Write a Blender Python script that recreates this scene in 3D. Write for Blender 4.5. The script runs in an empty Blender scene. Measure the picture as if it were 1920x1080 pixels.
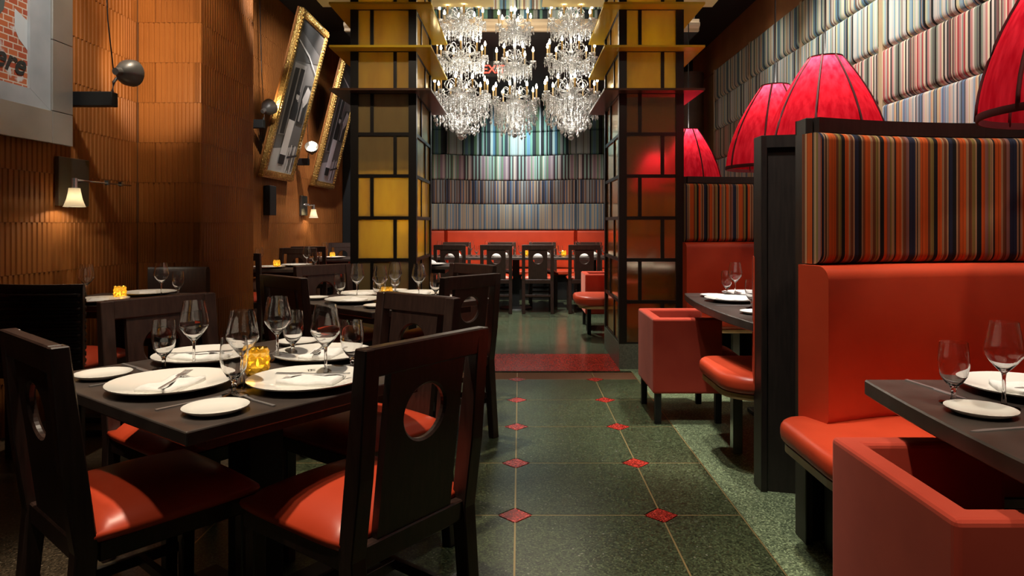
import bpy, bmesh, math, random
from mathutils import Vector, Matrix
PI = math.pi
R = math.radians
sc = bpy.context.scene
col = sc.collection

# ------------------------------------------------------------------ camera, world, lights, exposure
CAM_Z = 1.21
cd = bpy.data.cameras.new('camera'); cam = bpy.data.objects.new('camera', cd); col.objects.link(cam)
cam.location = (0, 0, CAM_Z); cam.rotation_euler = (PI/2, 0, 0)
cd.sensor_width = 36; cd.lens = 24; cd.shift_x = -14/1920; cd.shift_y = -120/1920
cd.clip_start = 0.05; cd.clip_end = 100
sc.camera = cam
sc.view_settings.view_transform = 'Standard'; sc.view_settings.look = 'None'
sc.view_settings.gamma = 1; sc.view_settings.use_curve_mapping = False
sc.view_settings.exposure = 0.0
sc.cycles.max_bounces = 10; sc.cycles.diffuse_bounces = 3; sc.cycles.glossy_bounces = 4
sc.cycles.transmission_bounces = 9; sc.cycles.transparent_max_bounces = 12
sc.cycles.caustics_reflective = False; sc.cycles.caustics_refractive = False
sc.cycles.sample_clamp_indirect = 4.0
w = bpy.data.worlds.new('world'); sc.world = w; w.use_nodes = True
w.node_tree.nodes['Background'].inputs[0].default_value = (0.9, 0.75, 0.6, 1)
w.node_tree.nodes['Background'].inputs[1].default_value = 0.02

def aim(o, tgt):
    d = Vector(tgt) - Vector(o.location)
    o.rotation_euler = d.to_track_quat('-Z', 'Y').to_euler()
def spot(loc, tgt, power, angle, blend=0.5, color=(1, .86, .68), size=0.06):
    l = bpy.data.lights.new('spot_light', 'SPOT'); l.energy = power; l.spot_size = R(angle); l.spot_blend = blend
    l.color = color; l.shadow_soft_size = size
    o = bpy.data.objects.new('spot_light', l); col.objects.link(o); o.location = loc; aim(o, tgt); return o
def point(loc, power, color=(1, .8, .55), size=0.03, parent=None):
    l = bpy.data.lights.new('point_light', 'POINT'); l.energy = power; l.color = color; l.shadow_soft_size = size
    o = bpy.data.objects.new('point_light', l); col.objects.link(o); o.location = loc
    if parent: o.parent = parent
    return o
WARM = (1, .84, .64); WHITE = (1, .94, .85)
# recessed ceiling downlights over the tables (fixtures above the frame), plus added fill spots
spot((-.95, 1.75, 3.85), (-.84, 2.05, .75), 430, 36, .4, WARM)
spot((-.75, 4.1, 3.85), (-.82, 4.15, .75), 420, 36, .4, WARM)
spot((-2.1, 4.0, 3.85), (-2.42, 4.2, .75), 170, 30, .5, WARM)
spot((-2.1, 7.1, 3.85), (-2.3, 7.2, .75), 160, 36, .5, WARM)
spot((-2.1, 9.2, 3.85), (-2.4, 9.2, .75), 150, 36, .5, WARM)
spot((1.75, 1.55, 3.85), (1.4, 1.65, .7), 160, 32, .5, WARM)
spot((1.5, 4.1, 3.85), (1.35, 4.15, .75), 450, 34, .4, WHITE)
spot((1.15, 1.5, 3.85), (1.55, 2.6, 1.42), 120, 34, 1, WARM)  # added fill on the booth backrest, no fixture there
spot((.35, .7, 3.85), (.95, 1.5, .5), 270, 34, .8, WARM)  # added fill to brighten the near armchair
spot((.5, 2.3, 3.85), (1.15, 2.9, 0), 300, 44, .7, WHITE)
spot((.6, 4.0, 3.85), (1.0, 4.3, 0), 330, 40, .6, WHITE)
spot((.1, 2.2, 3.85), (.2, 2.9, 0), 90, 60, .9, WHITE)
spot((.0, 4.6, 3.85), (.05, 5.7, 0), 240, 50, .9, WHITE)
spot((-1.3, .8, 3.85), (-1.25, 1.75, .8), 120, 34, .8, WARM)
# far dining room
spot((-.9, 9.0, 3.25), (-.7, 10.9, .9), 165, 75, .8, WHITE)
spot((.7, 9.0, 3.25), (.6, 10.9, .9), 165, 75, .8, WHITE)
spot((0, 10.3, 3.3), (0.0, 11.75, 2.5), 420, 60, 1, (.80, .97, 1))
spot((0, 9.9, 3.25), (0, 9.75, .75), 380, 95, .6, WARM)
spot((0, 7.9, 3.3), (0, 8.4, 0), 420, 80, .8, WHITE)
# fill spots without fixtures, added to brighten the fronts of the two columns
spot((-.6, 3.3, 3.88), (-1.13, 5.69, 1.8), 230, 40, .9, WARM)
spot((.6, 3.3, 3.88), (1.1, 5.69, 1.6), 90, 40, .9, WARM)
# wall washers along the right striped wall
for yy, p in ((2.6, 160), (4.1, 215), (5.7, 200), (7.6, 130)):
    spot((1.75, yy, 3.88), (2.9, yy + .25, 2.1), p, 88, .7, WHITE, .1)
# wall washers on the tiled left wall, plus spots added for the paintings
spot((-2.15, 4.2, 3.86), (-2.62, 5.25, 2.7), 120, 50, .8, (1, .75, .48), .05)
spot((-2.2, 3.9, 3.86), (-2.9, 4.6, 2.9), 75, 50, .8, (1, .75, .48), .05)
spot((-2.08, 8.3, 3.85), (-2.9, 8.9, 1.3), 260, 72, .8, (1, .90, .86), .05)
spot((-1.55, 4.6, 3.85), (-2.65, 8.2, 2.6), 520, 34, .7, (1, .95, .9), .05)  # no fixture, added to brighten the nearer painting and rear wall
spot((-2.05, 7.2, 3.85), (-2.75, 9.9, 2.4), 260, 42, .7, (1, .97, .95), .05)  # added likewise for the farther painting
spot((-1.9, 3.0, 3.86), (-2.80, 3.75, 2.7), 170, 40, .7, WHITE, .05)

# ------------------------------------------------------------------ materials
def S(r, g, b):
    f = lambda c: (c/255/12.92) if c/255 <= .04045 else ((c/255 + .055)/1.055)**2.4
    return (f(r), f(g), f(b))
def mat(name, color, rough=.5, metal=0, spec=.5, **kw):
    m = bpy.data.materials.new(name); m.use_nodes = True
    b = m.node_tree.nodes['Principled BSDF']
    b.inputs['Base Color'].default_value = (*color, 1); b.inputs['Roughness'].default_value = rough
    b.inputs['Metallic'].default_value = metal; b.inputs['Specular IOR Level'].default_value = spec
    for k, v in kw.items():
        b.inputs[k.replace('_', ' ')].default_value = v
    return m
def nd(m, t, **kw):
    n = m.node_tree.nodes.new(t)
    for k, v in kw.items(): setattr(n, k, v)
    return n
def lk(m, a, b): m.node_tree.links.new(a, b)
def bsdf(m): return m.node_tree.nodes['Principled BSDF']
def noise_color(m, c1, c2, scale, detail=3, lo=.35, hi=.65, stretch=(1, 1, 1), bump=0, coord='Object', dist=.01):
    tc = nd(m, 'ShaderNodeTexCoord'); mp = nd(m, 'ShaderNodeMapping'); mp.inputs['Scale'].default_value = stretch
    n = nd(m, 'ShaderNodeTexNoise'); n.inputs['Scale'].default_value = scale; n.inputs['Detail'].default_value = detail
    r = nd(m, 'ShaderNodeValToRGB'); e = r.color_ramp.elements
    e[0].position = lo; e[0].color = (*c1, 1); e[1].position = hi; e[1].color = (*c2, 1)
    lk(m, tc.outputs[coord], mp.inputs[0]); lk(m, mp.outputs[0], n.inputs['Vector'])
    lk(m, n.outputs['Fac'], r.inputs[0]); lk(m, r.outputs[0], bsdf(m).inputs['Base Color'])
    if bump:
        b = nd(m, 'ShaderNodeBump'); b.inputs['Strength'].default_value = bump; b.inputs['Distance'].default_value = dist
        lk(m, n.outputs['Fac'], b.inputs['Height']); lk(m, b.outputs[0], bsdf(m).inputs['Normal'])
    return m
M = {}
M['wood'] = noise_color(mat('dark_wood', (.02, .012, .01), .33), (.019, .010, .008), (.040, .021, .016), 14, 4, .3, .7, (6, 6, .7))
M['post'] = noise_color(mat('brown_black_wood', (.03, .02, .016), .45), (.011, .007, .0055), (.022, .014, .011), 12, 4, .3, .7, (6, 6, .6))
M['table'] = noise_color(mat('table_wood', (.03, .02, .017), .3), (.040, .031, .027), (.078, .062, .055), 9, 5, .3, .7, (1, 1, 1))
M['black'] = mat('black_paint', (.006, .006, .006), .55)
M['bronze'] = mat('dark_bronze', (.012, .009, .007), .38, .3)
M['leather'] = noise_color(mat('orange_red_leather', (.55, .06, .02), .38), (.50, .048, .016), (.58, .062, .021), 6, 3, .3, .7, bump=.05)
M['velvet'] = noise_color(mat('red_velvet', (.45, .04, .03), .85, 0, .2, Sheen_Weight=.25), (.44, .045, .024), (.54, .065, .034), 5, 4, .3, .7)
bsdf(M['velvet']).inputs['Sheen Tint'].default_value = (1, .5, .4, 1)
M['china'] = mat('white_china', (.80, .78, .73), .12)
M['linen'] = noise_color(mat('white_linen', (.8, .8, .8), .85), (.76, .75, .73), (.84, .83, .81), 40, 2, bump=.15)
M['steel'] = mat('cutlery_steel', (.62, .62, .63), .34, .85)
M['chrome'] = mat('chrome', (.6, .6, .6), .25, .85)
M['brushed'] = noise_color(mat('brushed_steel', (.5, .47, .42), .38, .7), (.48, .45, .40), (.62, .59, .54), 3, 4, .3, .7)
M['liner'] = noise_color(mat('grey_liner', (.45, .47, .48), .5), (.36, .39, .41), (.50, .52, .53), 4, 3, .3, .7)
M['gold'] = noise_color(mat('carved_gilt', (.6, .36, .1), .35, .85), (.35, .19, .04), (.75, .48, .16), 60, 2, .35, .65, bump=.6, dist=.01)
M['giltwood'] = mat('gilt_side', (.25, .09, .02), .4, .2)
M['brass'] = mat('brass_strip', (.42, .30, .13), .35, .6)
M['ceil'] = mat('black_ceiling', (.008, .008, .008), .8)
M['soffit'] = noise_color(mat('brown_fascia', (.15, .06, .02), .5), (.24, .10, .035), (.31, .14, .05), 3, 3)
M['cornice'] = mat('cream_cornice', (.55, .42, .28), .5)
M['trimwood'] = noise_color(mat('pale_trim', (.35, .26, .16), .5), (.42, .31, .18), (.52, .40, .25), 8, 3, .3, .7, (5, 5, .5))
M['ledgewood'] = noise_color(mat('ply_edge', (.5, .33, .14), .5), (.42, .27, .11), (.56, .38, .17), 10, 3)
M['plinth'] = noise_color(mat('terrazzo_plinth', (.12, .13, .10), .35), (.10, .11, .085), (.16, .17, .13), 90, 2)
def terrazzo(name, c1, c2, fleck, rough=.28):
    m = mat(name, c1, rough); tc = nd(m, 'ShaderNodeTexCoord'); geo = nd(m, 'ShaderNodeNewGeometry')
    v = nd(m, 'ShaderNodeTexVoronoi'); v.inputs['Scale'].default_value = 165
    lk(m, geo.outputs['Position'], v.inputs['Vector'])
    r = nd(m, 'ShaderNodeValToRGB'); r.color_ramp.interpolation = 'CONSTANT'; e = r.color_ramp.elements
    e[0].position = 0; e[0].color = (*c1, 1); e[1].position = .42; e[1].color = (*c2, 1)
    x = e.new(.70); x.color = tuple(a*1.9 for a in c1) + (1,)
    x = e.new(.82); x.color = tuple(a*.55 for a in c2) + (1,)
    x = e.new(.996); x.color = (*fleck, 1)
    sx = nd(m, 'ShaderNodeSeparateColor'); lk(m, v.outputs['Color'], sx.inputs[0]); lk(m, sx.outputs[0], r.inputs[0])
    n = nd(m, 'ShaderNodeTexNoise'); n.inputs['Scale'].default_value = 1.3; n.inputs['Detail'].default_value = 3
    lk(m, geo.outputs['Position'], n.inputs['Vector'])
    mx = nd(m, 'ShaderNodeMix'); mx.data_type = 'RGBA'; mx.blend_type = 'MULTIPLY'
    r2 = nd(m, 'ShaderNodeValToRGB'); r2.color_ramp.elements[0].color = (.75, .75, .75, 1); r2.color_ramp.elements[0].position = .35; r2.color_ramp.elements[1].position = .65
    lk(m, n.outputs['Fac'], r2.inputs[0]); mx.inputs['Factor'].default_value = 1
    lk(m, r.outputs[0], mx.inputs['A']); lk(m, r2.outputs[0], mx.inputs['B']); lk(m, mx.outputs['Result'], bsdf(m).inputs['Base Color'])
    return m
M['terrazzo'] = terrazzo('green_terrazzo', (.064, .080, .038), (.034, .043, .021), (.26, .26, .2))
M['terrazzo_far'] = terrazzo('green_terrazzo_far', (.085, .112, .070), (.058, .080, .050), (.26, .28, .22), .2)
M['terrazzo_light'] = terrazzo('pale_green_terrazzo', (.20, .25, .135), (.11, .145, .078), (.3, .32, .24), .42)
M['terrazzo_brown'] = terrazzo('brown_terrazzo', (.075, .055, .034), (.05, .038, .024), (.25, .2, .14), .3)
M['terrazzo_red'] = terrazzo('red_terrazzo', (.42, .034, .022), (.30, .022, .015), (.6, .2, .16), .25)
def tile_mat():
    m = mat('ribbed_clay_tile', (.3, .11, .025), .5, 0, .3); oi = nd(m, 'ShaderNodeObjectInfo')
    r = nd(m, 'ShaderNodeValToRGB'); e = r.color_ramp.elements
    e[0].color = (.25, .082, .017, 1); e[1].color = (.36, .128, .028, 1)
    n = nd(m, 'ShaderNodeTexNoise'); n.inputs['Scale'].default_value = 3.5; n.inputs['Detail'].default_value = 4
    geo = nd(m, 'ShaderNodeNewGeometry'); lk(m, geo.outputs['Position'], n.inputs['Vector'])
    a = nd(m, 'ShaderNodeMath', operation='MULTIPLY_ADD'); a.inputs[1].default_value = .35
    lk(m, oi.outputs['Random'], a.inputs[0]); lk(m, n.outputs['Fac'], a.inputs[2]); 
    s = nd(m, 'ShaderNodeMath', operation='SUBTRACT'); s.inputs[1].default_value = .2; lk(m, a.outputs[0], s.inputs[0])
    lk(m, s.outputs[0], r.inputs[0]); lk(m, r.outputs[0], bsdf(m).inputs['Base Color']); return m
M['tile'] = tile_mat()
M['grout'] = mat('grout', (.12, .045, .015), .8)
def glass_mat():
    m = bpy.data.materials.new('clear_glass'); m.use_nodes = True; nt = m.node_tree; nt.nodes.clear()
    g = nd(m, 'ShaderNodeBsdfGlass'); g.inputs['IOR'].default_value = 1.48; g.inputs['Roughness'].default_value = 0.0
    o = nd(m, 'ShaderNodeOutputMaterial'); lk(m, g.outputs[0], o.inputs[0]); return m
M['glass'] = glass_mat()
def mixed(name, parts):
    """parts: list of (shader type, color, rough, weight)"""
    m = bpy.data.materials.new(name); m.use_nodes = True; m.node_tree.nodes.clear()
    acc = None; wsum = 0
    for t, c, rgh, wgt in parts:
        s = nd(m, 'ShaderNodeBsdf' + t); s.inputs['Color'].default_value = (*c, 1)
        if 'Roughness' in s.inputs and rgh is not None: s.inputs['Roughness'].default_value = rgh
        wsum += wgt
        if acc is None: acc = s.outputs[0]
        else:
            x = nd(m, 'ShaderNodeMixShader'); x.inputs[0].default_value = wgt/wsum
            lk(m, acc, x.inputs[1]); lk(m, s.outputs[0], x.inputs[2]); acc = x.outputs[0]
    o = nd(m, 'ShaderNodeOutputMaterial'); lk(m, acc, o.inputs[0]); return m
M['crystal'] = mixed('crystal', [('Transparent', (1, 1, 1), None, .34), ('Glossy', (.97, .97, .97), .10, .40), ('Diffuse', (.85, .85, .85), None, .20), ('Translucent', (.95, .95, .95), None, .20)])
M['crystal_arm'] = mixed('crystal_arm', [('Transparent', (1, 1, 1), None, .25), ('Glossy', (.95, .95, .95), .08, .4), ('Translucent', (.9, .9, .9), None, .35)])
M['sleeve'] = mixed('candle_sleeve', [('Diffuse', (.75, .62, .4), None, .5), ('Translucent', (.9, .7, .35), None, .5)])
def silk():
    m = bpy.data.materials.new('red_silk_shade'); m.use_nodes = True; m.node_tree.nodes.clear()
    t = nd(m, 'ShaderNodeBsdfTranslucent'); d = nd(m, 'ShaderNodeBsdfDiffuse')
    tc = nd(m, 'ShaderNodeTexCoord'); mp = nd(m, 'ShaderNodeMapping'); mp.inputs['Scale'].default_value = (9, 9, .9)
    n = nd(m, 'ShaderNodeTexNoise'); n.inputs['Scale'].default_value = 4; n.inputs['Detail'].default_value = 6
    lk(m, tc.outputs['Object'], mp.inputs[0]); lk(m, mp.outputs[0], n.inputs['Vector'])
    r = nd(m, 'ShaderNodeValToRGB'); e = r.color_ramp.elements
    e[0].position = .32; e[0].color = (.52, .006, .020, 1); e[1].position = .66; e[1].color = (.86, .035, .065, 1)
    lk(m, n.outputs['Fac'], r.inputs[0]); lk(m, r.outputs[0], t.inputs['Color']); d.inputs['Color'].default_value = (.50, .010, .022, 1)
    x = nd(m, 'ShaderNodeMixShader'); x.inputs[0].default_value = .3; lk(m, t.outputs[0], x.inputs[1]); lk(m, d.outputs[0], x.inputs[2])
    o = nd(m, 'ShaderNodeOutputMaterial'); lk(m, x.outputs[0], o.inputs[0]); return m
M['shade_red'] = silk()
M['shade_rib'] = mat('shade_rib', (.09, .003, .006), .7)
M['amber_votive'] = mixed('amber_votive_glass', [('Translucent', (.80, .50, .05), None, .28), ('Transparent', (.82, .55, .07), None, .30), ('Glossy', (.8, .62, .25), .08, .42)])
def amber(name, c, dc, gl=.33, gr=.13):
    m = bpy.data.materials.new(name); m.use_nodes = True; m.node_tree.nodes.clear()
    t = nd(m, 'ShaderNodeBsdfTranslucent'); d = nd(m, 'ShaderNodeBsdfDiffuse'); g = nd(m, 'ShaderNodeBsdfGlossy')
    n = nd(m, 'ShaderNodeTexNoise'); n.inputs['Scale'].default_value = 2.2; n.inputs['Detail'].default_value = 5
    geo = nd(m, 'ShaderNodeNewGeometry'); mp = nd(m, 'ShaderNodeMapping'); mp.inputs['Scale'].default_value = (3, 3, .8)
    lk(m, geo.outputs['Position'], mp.inputs[0]); lk(m, mp.outputs[0], n.inputs['Vector'])
    r = nd(m, 'ShaderNodeValToRGB'); e = r.color_ramp.elements
    e[0].position = .3; e[0].color = (c[0]*.7, c[1]*.6, c[2]*.5, 1); e[1].position = .7; e[1].color = (*c, 1)
    lk(m, n.outputs['Fac'], r.inputs[0])
    lk(m, r.outputs[0], t.inputs['Color']); d.inputs['Color'].default_value = (*dc, 1)
    g.inputs['Color'].default_value = (.9, .8, .62, 1); g.inputs['Roughness'].default_value = gr
    a = nd(m, 'ShaderNodeMixShader'); a.inputs[0].default_value = .45; lk(m, t.outputs[0], a.inputs[1]); lk(m, d.outputs[0], a.inputs[2])
    b = nd(m, 'ShaderNodeMixShader'); b.inputs[0].default_value = gl; lk(m, a.outputs[0], b.inputs[1]); lk(m, g.outputs[0], b.inputs[2])
    o = nd(m, 'ShaderNodeOutputMaterial'); lk(m, b.outputs[0], o.inputs[0]); return m
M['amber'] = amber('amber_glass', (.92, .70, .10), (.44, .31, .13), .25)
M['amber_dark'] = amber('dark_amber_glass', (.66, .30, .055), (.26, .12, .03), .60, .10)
M['fin'] = mixed('yellow_ledge_glass', [('Diffuse', (.80, .55, .04), None, .55), ('Translucent', (.85, .58, .05), None, .3), ('Glossy', (.9, .8, .5), .15, .15)])
M['fin_unlit'] = mat('unlit_ledge_glass', (.05, .02, .008), .3)  # darker copy of the ledge glass, its lack of light put into the colour
M['fin_cream'] = mixed('cream_canopy_glass', [('Diffuse', (.85, .72, .40), None, .6), ('Translucent', (.85, .7, .35), None, .4)])
def emis(name, c, s):
    m = bpy.data.materials.new(name); m.use_nodes = True; m.node_tree.nodes.clear()
    e = nd(m, 'ShaderNodeEmission'); e.inputs[0].default_value = (*c, 1); e.inputs[1].default_value = s
    o = nd(m, 'ShaderNodeOutputMaterial'); lk(m, e.outputs[0], o.inputs[0]); return m
M['bulb'] = emis('flame_bulb', (1, .88, .66), 38)
M['flame'] = emis('candle_flame', (1, .75, .3), 9)
M['lens'] = emis('lamp_lens', (1, .88, .65), 14)
M['opal'] = mixed('opal_glass', [('Translucent', (.95, .88, .72), None, .7), ('Diffuse', (.9, .86, .78), None, .3)])
M['exit'] = emis('exit_letters', (1, .05, .03), 6)
M['plate_metal'] = mat('sconce_metal', (.16, .16, .14), .3, .8)
M['head'] = mat('lamp_head_grey', (.16, .15, .14), .4, .4)
def stripe_mat(name, pal, period, seed, wmin=.5, wmax=1.6, n=31, fine=.6, seq=None):
    m = mat(name, (1, 1, 1), .75, 0, .25); rnd = random.Random(seed)
    tc = nd(m, 'ShaderNodeTexCoord'); sx = nd(m, 'ShaderNodeSeparateXYZ'); lk(m, tc.outputs['UV'], sx.inputs[0])
    mu = nd(m, 'ShaderNodeMath', operation='MULTIPLY'); mu.inputs[1].default_value = 1/period; lk(m, sx.outputs[0], mu.inputs[0])
    fr = nd(m, 'ShaderNodeMath', operation='FRACT'); lk(m, mu.outputs[0], fr.inputs[0])
    r = nd(m, 'ShaderNodeValToRGB'); cr = r.color_ramp; cr.interpolation = 'CONSTANT'
    ws = [q[1] for q in seq] if seq else [rnd.uniform(wmin, wmax) for _ in range(n)]; n = len(ws); T = sum(ws); p = 0; last = None
    for i in range(n):
        c = seq[i][0] if seq else rnd.choice([x for x in pal if x is not last]); last = c
        if i == 0: e = cr.elements[0]; e.position = 0
        elif i == 1: e = cr.elements[1]; e.position = p
        else: e = cr.elements.new(p)
        e.color = (*c, 1); p += ws[i]/T
    lk(m, fr.outputs[0], r.inputs[0])
    # fine woven lines of a second, shorter repeat
    mu2 = nd(m, 'ShaderNodeMath', operation='MULTIPLY'); mu2.inputs[1].default_value = 1/(period*.137); lk(m, sx.outputs[0], mu2.inputs[0])
    fr2 = nd(m, 'ShaderNodeMath', operation='FRACT'); lk(m, mu2.outputs[0], fr2.inputs[0])
    r2 = nd(m, 'ShaderNodeValToRGB'); r2.color_ramp.interpolation = 'CONSTANT'; e2 = r2.color_ramp.elements
    vals = [(0, 1), (.12, .62), (.2, 1), (.37, .8), (.55, 1), (.63, .5), (.69, 1), (.86, .75)]
    for i, (p_, v_) in enumerate(vals):
        el = e2[0] if i == 0 else e2[1] if i == 1 else e2.new(p_)
        el.position = p_; v_ = 1-(1-v_)*fine; el.color = (v_, v_, v_, 1)
    mx = nd(m, 'ShaderNodeMix'); mx.data_type = 'RGBA'; mx.blend_type = 'MULTIPLY'; mx.inputs['Factor'].default_value = 1
    lk(m, fr2.outputs[0], r2.inputs[0]); lk(m, r.outputs[0], mx.inputs['A']); lk(m, r2.outputs[0], mx.inputs['B'])
    lk(m, mx.outputs['Result'], bsdf(m).inputs['Base Color'])
    return m
c = S
PA = [c(206, 196, 182), c(170, 190, 204), c(214, 172, 138), c(222, 216, 206), c(104, 130, 162), c(206, 184, 176), c(150, 172, 184), c(90, 96, 104), c(218, 200, 160)]
PB = [c(214, 203, 190), c(176, 70, 74), c(44, 40, 38), c(200, 184, 172), c(140, 150, 132), c(230, 222, 190), c(196, 138, 132), c(96, 98, 96), c(120, 84, 80)]
PC = [c(196, 204, 202), c(150, 180, 192), c(180, 200, 180), c(96, 132, 158), c(30, 34, 36), c(220, 216, 206), c(160, 150, 140), c(222, 212, 168)]
PD = [c(60, 66, 66), c(184, 182, 166), c(104, 138, 154), c(28, 26, 26), c(140, 160, 138), c(140, 112, 96), c(200, 200, 192), c(214, 204, 160), c(80, 110, 140)]
PE = [c(62, 98, 118), c(30, 40, 46), c(92, 128, 112), c(148, 162, 156), c(70, 92, 66), c(118, 118, 112), c(84, 116, 138), c(24, 24, 26), c(140, 150, 150)]
PI_ = [c(150, 140, 122), c(96, 122, 142), c(128, 124, 116), c(160, 148, 128), c(76, 92, 108), c(136, 130, 120)]
PF = [c(76, 60, 56), c(140, 130, 120), c(52, 66, 92), c(96, 72, 60), c(40, 40, 48), c(150, 120, 96), c(110, 110, 112)]
PG = [c(34, 38, 56), c(20, 19, 20), c(196, 84, 26), c(168, 128, 92), c(96, 54, 34), c(124, 102, 52), c(116, 74, 62), c(136, 120, 104), c(184, 74, 24), c(28, 32, 48), c(60, 36, 26), c(22, 20, 22)]
n_, k_, o_, t_, b_, l_, v_ = S(34, 38, 58), S(24, 21, 21), S(192, 82, 26), S(170, 132, 96), S(112, 62, 36), S(132, 112, 58), S(136, 94, 86)
SEQ = [(t_, .7), (k_, .5), (o_, 1.7), (t_, .5), (b_, 1), (v_, .9), (n_, 1.9), (t_, .5), (k_, .3), (t_, .7), (o_, 2.2), (b_, .8), (l_, 1), (k_, 1.2), (o_, 1.2), (t_, .6),
       (b_, .9), (t_, .5), (n_, 1.2), (k_, 1), (t_, .5), (b_, .5), (o_, 1.9), (t_, .6), (b_, 1.1), (l_, .9), (t_, .4), (k_, 1.3), (o_, 1), (v_, .9), (l_, .6)]
ST = {'I': stripe_mat('stripes_blue_beige', PI_, .7, 29, .5, 1.5), 'A': stripe_mat('stripes_pastel', PA, .46, 3, .5, 1.6), 'B': stripe_mat('stripes_red_cream', PB, .45, 5, .4, 1.4),
      'C': stripe_mat('stripes_pale_blue', PC, .56, 8, .4, 1.9), 'D': stripe_mat('stripes_grey_black', PD, .46, 11, .4, 1.4),
      'E': stripe_mat('stripes_teal', PE, 1.1, 14, .5, 2.0), 'F': stripe_mat('stripes_slate', PF, .62, 17, .6, 1.3),
      'H': stripe_mat('stripes_pink_green', [c(150, 130, 128), c(96, 116, 92), c(60, 44, 46), c(176, 164, 150), c(120, 96, 104), c(130, 150, 140)], .8, 23, .5, 1.6),
      'G': stripe_mat('stripes_booth', PG, .45, 22, .2, 2.0, 31, .9, SEQ)}

# ------------------------------------------------------------------ mesh helpers
def finish(bm, name, smooth=False, mats=None):
    bmesh.ops.recalc_face_normals(bm, faces=bm.faces)
    me = bpy.data.meshes.new(name); bm.to_mesh(me); bm.free()
    if smooth: me.polygons.foreach_set('use_smooth', [True]*len(me.polygons))
    return me
def put(name, me, m, parent=None, loc=(0, 0, 0), rot=(0, 0, 0), scale=None):
    if m is not None and not me.materials: me.materials.append(m)
    o = bpy.data.objects.new(name, me); col.objects.link(o)
    o.location = loc; o.rotation_euler = rot
    if scale: o.scale = scale
    if parent: o.parent = parent
    return o
def tag(o, label, cat, group=None):
    o['label'] = label; o['category'] = cat
    if group: o['group'] = group
    return o
def thing(name, label, cat, loc=(0, 0, 0), rz=0, group=None):
    o = bpy.data.objects.new(name, None); col.objects.link(o); o.empty_display_size = .1
    o.location = loc; o.rotation_euler = (0, 0, rz)
    return tag(o, label, cat, group)
def struct(o): o['kind'] = 'structure'; return o
def add_box(bm, c, s, rot=None, bev=0, seg=1):
    v = bmesh.ops.create_cube(bm, size=1)['verts']
    mtx = Matrix.Translation(c) @ (rot.to_4x4() if rot else Matrix()) @ Matrix.Diagonal((*s, 1))
    bmesh.ops.transform(bm, matrix=mtx, verts=v)
    if bev:
        es = list({e for x in v for e in x.link_edges})
        bmesh.ops.bevel(bm, geom=es, offset=bev, segments=seg, profile=.5, affect='EDGES')
def box(c, s, bev=0, seg=1, name='box', smooth=False):
    bm = bmesh.new(); add_box(bm, c, s, None, bev, seg); return finish(bm, name, smooth)
def bx(x0, x1, y0, y1, z0, z1, bev=0, seg=1):
    return box(((x0+x1)/2, (y0+y1)/2, (z0+z1)/2), (x1-x0, y1-y0, z1-z0), bev, seg)
def prism(poly, z0, z1, axis='z', bev=0, seg=2, smooth=False):
    """extrude a 2-D outline; axis 'x': poly is (y,z) extruded over x"""
    bm = bmesh.new()
    f = (lambda p, t: (p[0], p[1], t)) if axis == 'z' else (lambda p, t: (t, p[0], p[1])) if axis == 'x' else (lambda p, t: (p[0], t, p[1]))
    a = [bm.verts.new(f(p, z0)) for p in poly]; b = [bm.verts.new(f(p, z1)) for p in poly]
    n = len(poly); bm.faces.new(a); top = bm.faces.new(b)
    for i in range(n): bm.faces.new((a[i], a[(i+1) % n], b[(i+1) % n], b[i]))
    if bev:
        bmesh.ops.recalc_face_normals(bm, faces=bm.faces)
        es = [e for e in bm.edges if e.calc_face_angle(0) > .9]
        bmesh.ops.bevel(bm, geom=es, offset=bev, segments=seg, profile=.5, affect='EDGES')
    return finish(bm, 'prism', smooth)
def add_lathe(bm, prof, n=24, c=(0, 0, 0), close=False):
    rings = []
    for r, z in prof:
        if r < 1e-5: rings.append([bm.verts.new((c[0], c[1], c[2]+z))])
        else: rings.append([bm.verts.new((c[0]+r*math.cos(2*PI*i/n), c[1]+r*math.sin(2*PI*i/n), c[2]+z)) for i in range(n)])
    if close: rings.append(rings[0])
    for a, b in zip(rings, rings[1:]):
        if len(a) == 1 and len(b) == 1: continue
        for i in range(n):
            j = (i+1) % n
            if len(a) == 1: bm.faces.new((a[0], b[i], b[j]))
            elif len(b) == 1: bm.faces.new((a[i], a[j], b[0]))
            else: bm.faces.new((a[i], a[j], b[j], b[i]))
def lathe(prof, n=24, smooth=True, close=False):
    bm = bmesh.new(); add_lathe(bm, prof, n, close=close); me = finish(bm, 'lathe', smooth)
    if smooth: me.set_sharp_from_angle(angle=R(50))
    return me
def add_tube(bm, pts, r, n=6, r1=None):
    pts = [Vector(p) for p in pts]; rings = []
    up = Vector((0, 0, 1))
    for i, p in enumerate(pts):
        d = (pts[min(i+1, len(pts)-1)] - pts[max(i-1, 0)]).normalized()
        s = d.cross(up if abs(d.z) < .95 else Vector((1, 0, 0))).normalized(); t = s.cross(d)
        rr = r if r1 is None else r + (r1-r)*i/(len(pts)-1)
        rings.append([bm.verts.new(p + (s*math.cos(2*PI*k/n) + t*math.sin(2*PI*k/n))*rr) for k in range(n)])
    for a, b in zip(rings, rings[1:]):
        for k in range(n): bm.faces.new((a[k], a[(k+1) % n], b[(k+1) % n], b[k]))
    bm.faces.new(rings[0]); bm.faces.new(rings[-1])
def tube(pts, r, n=6, r1=None, smooth=True):
    bm = bmesh.new(); add_tube(bm, pts, r, n, r1); return finish(bm, 'tube', smooth)
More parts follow.
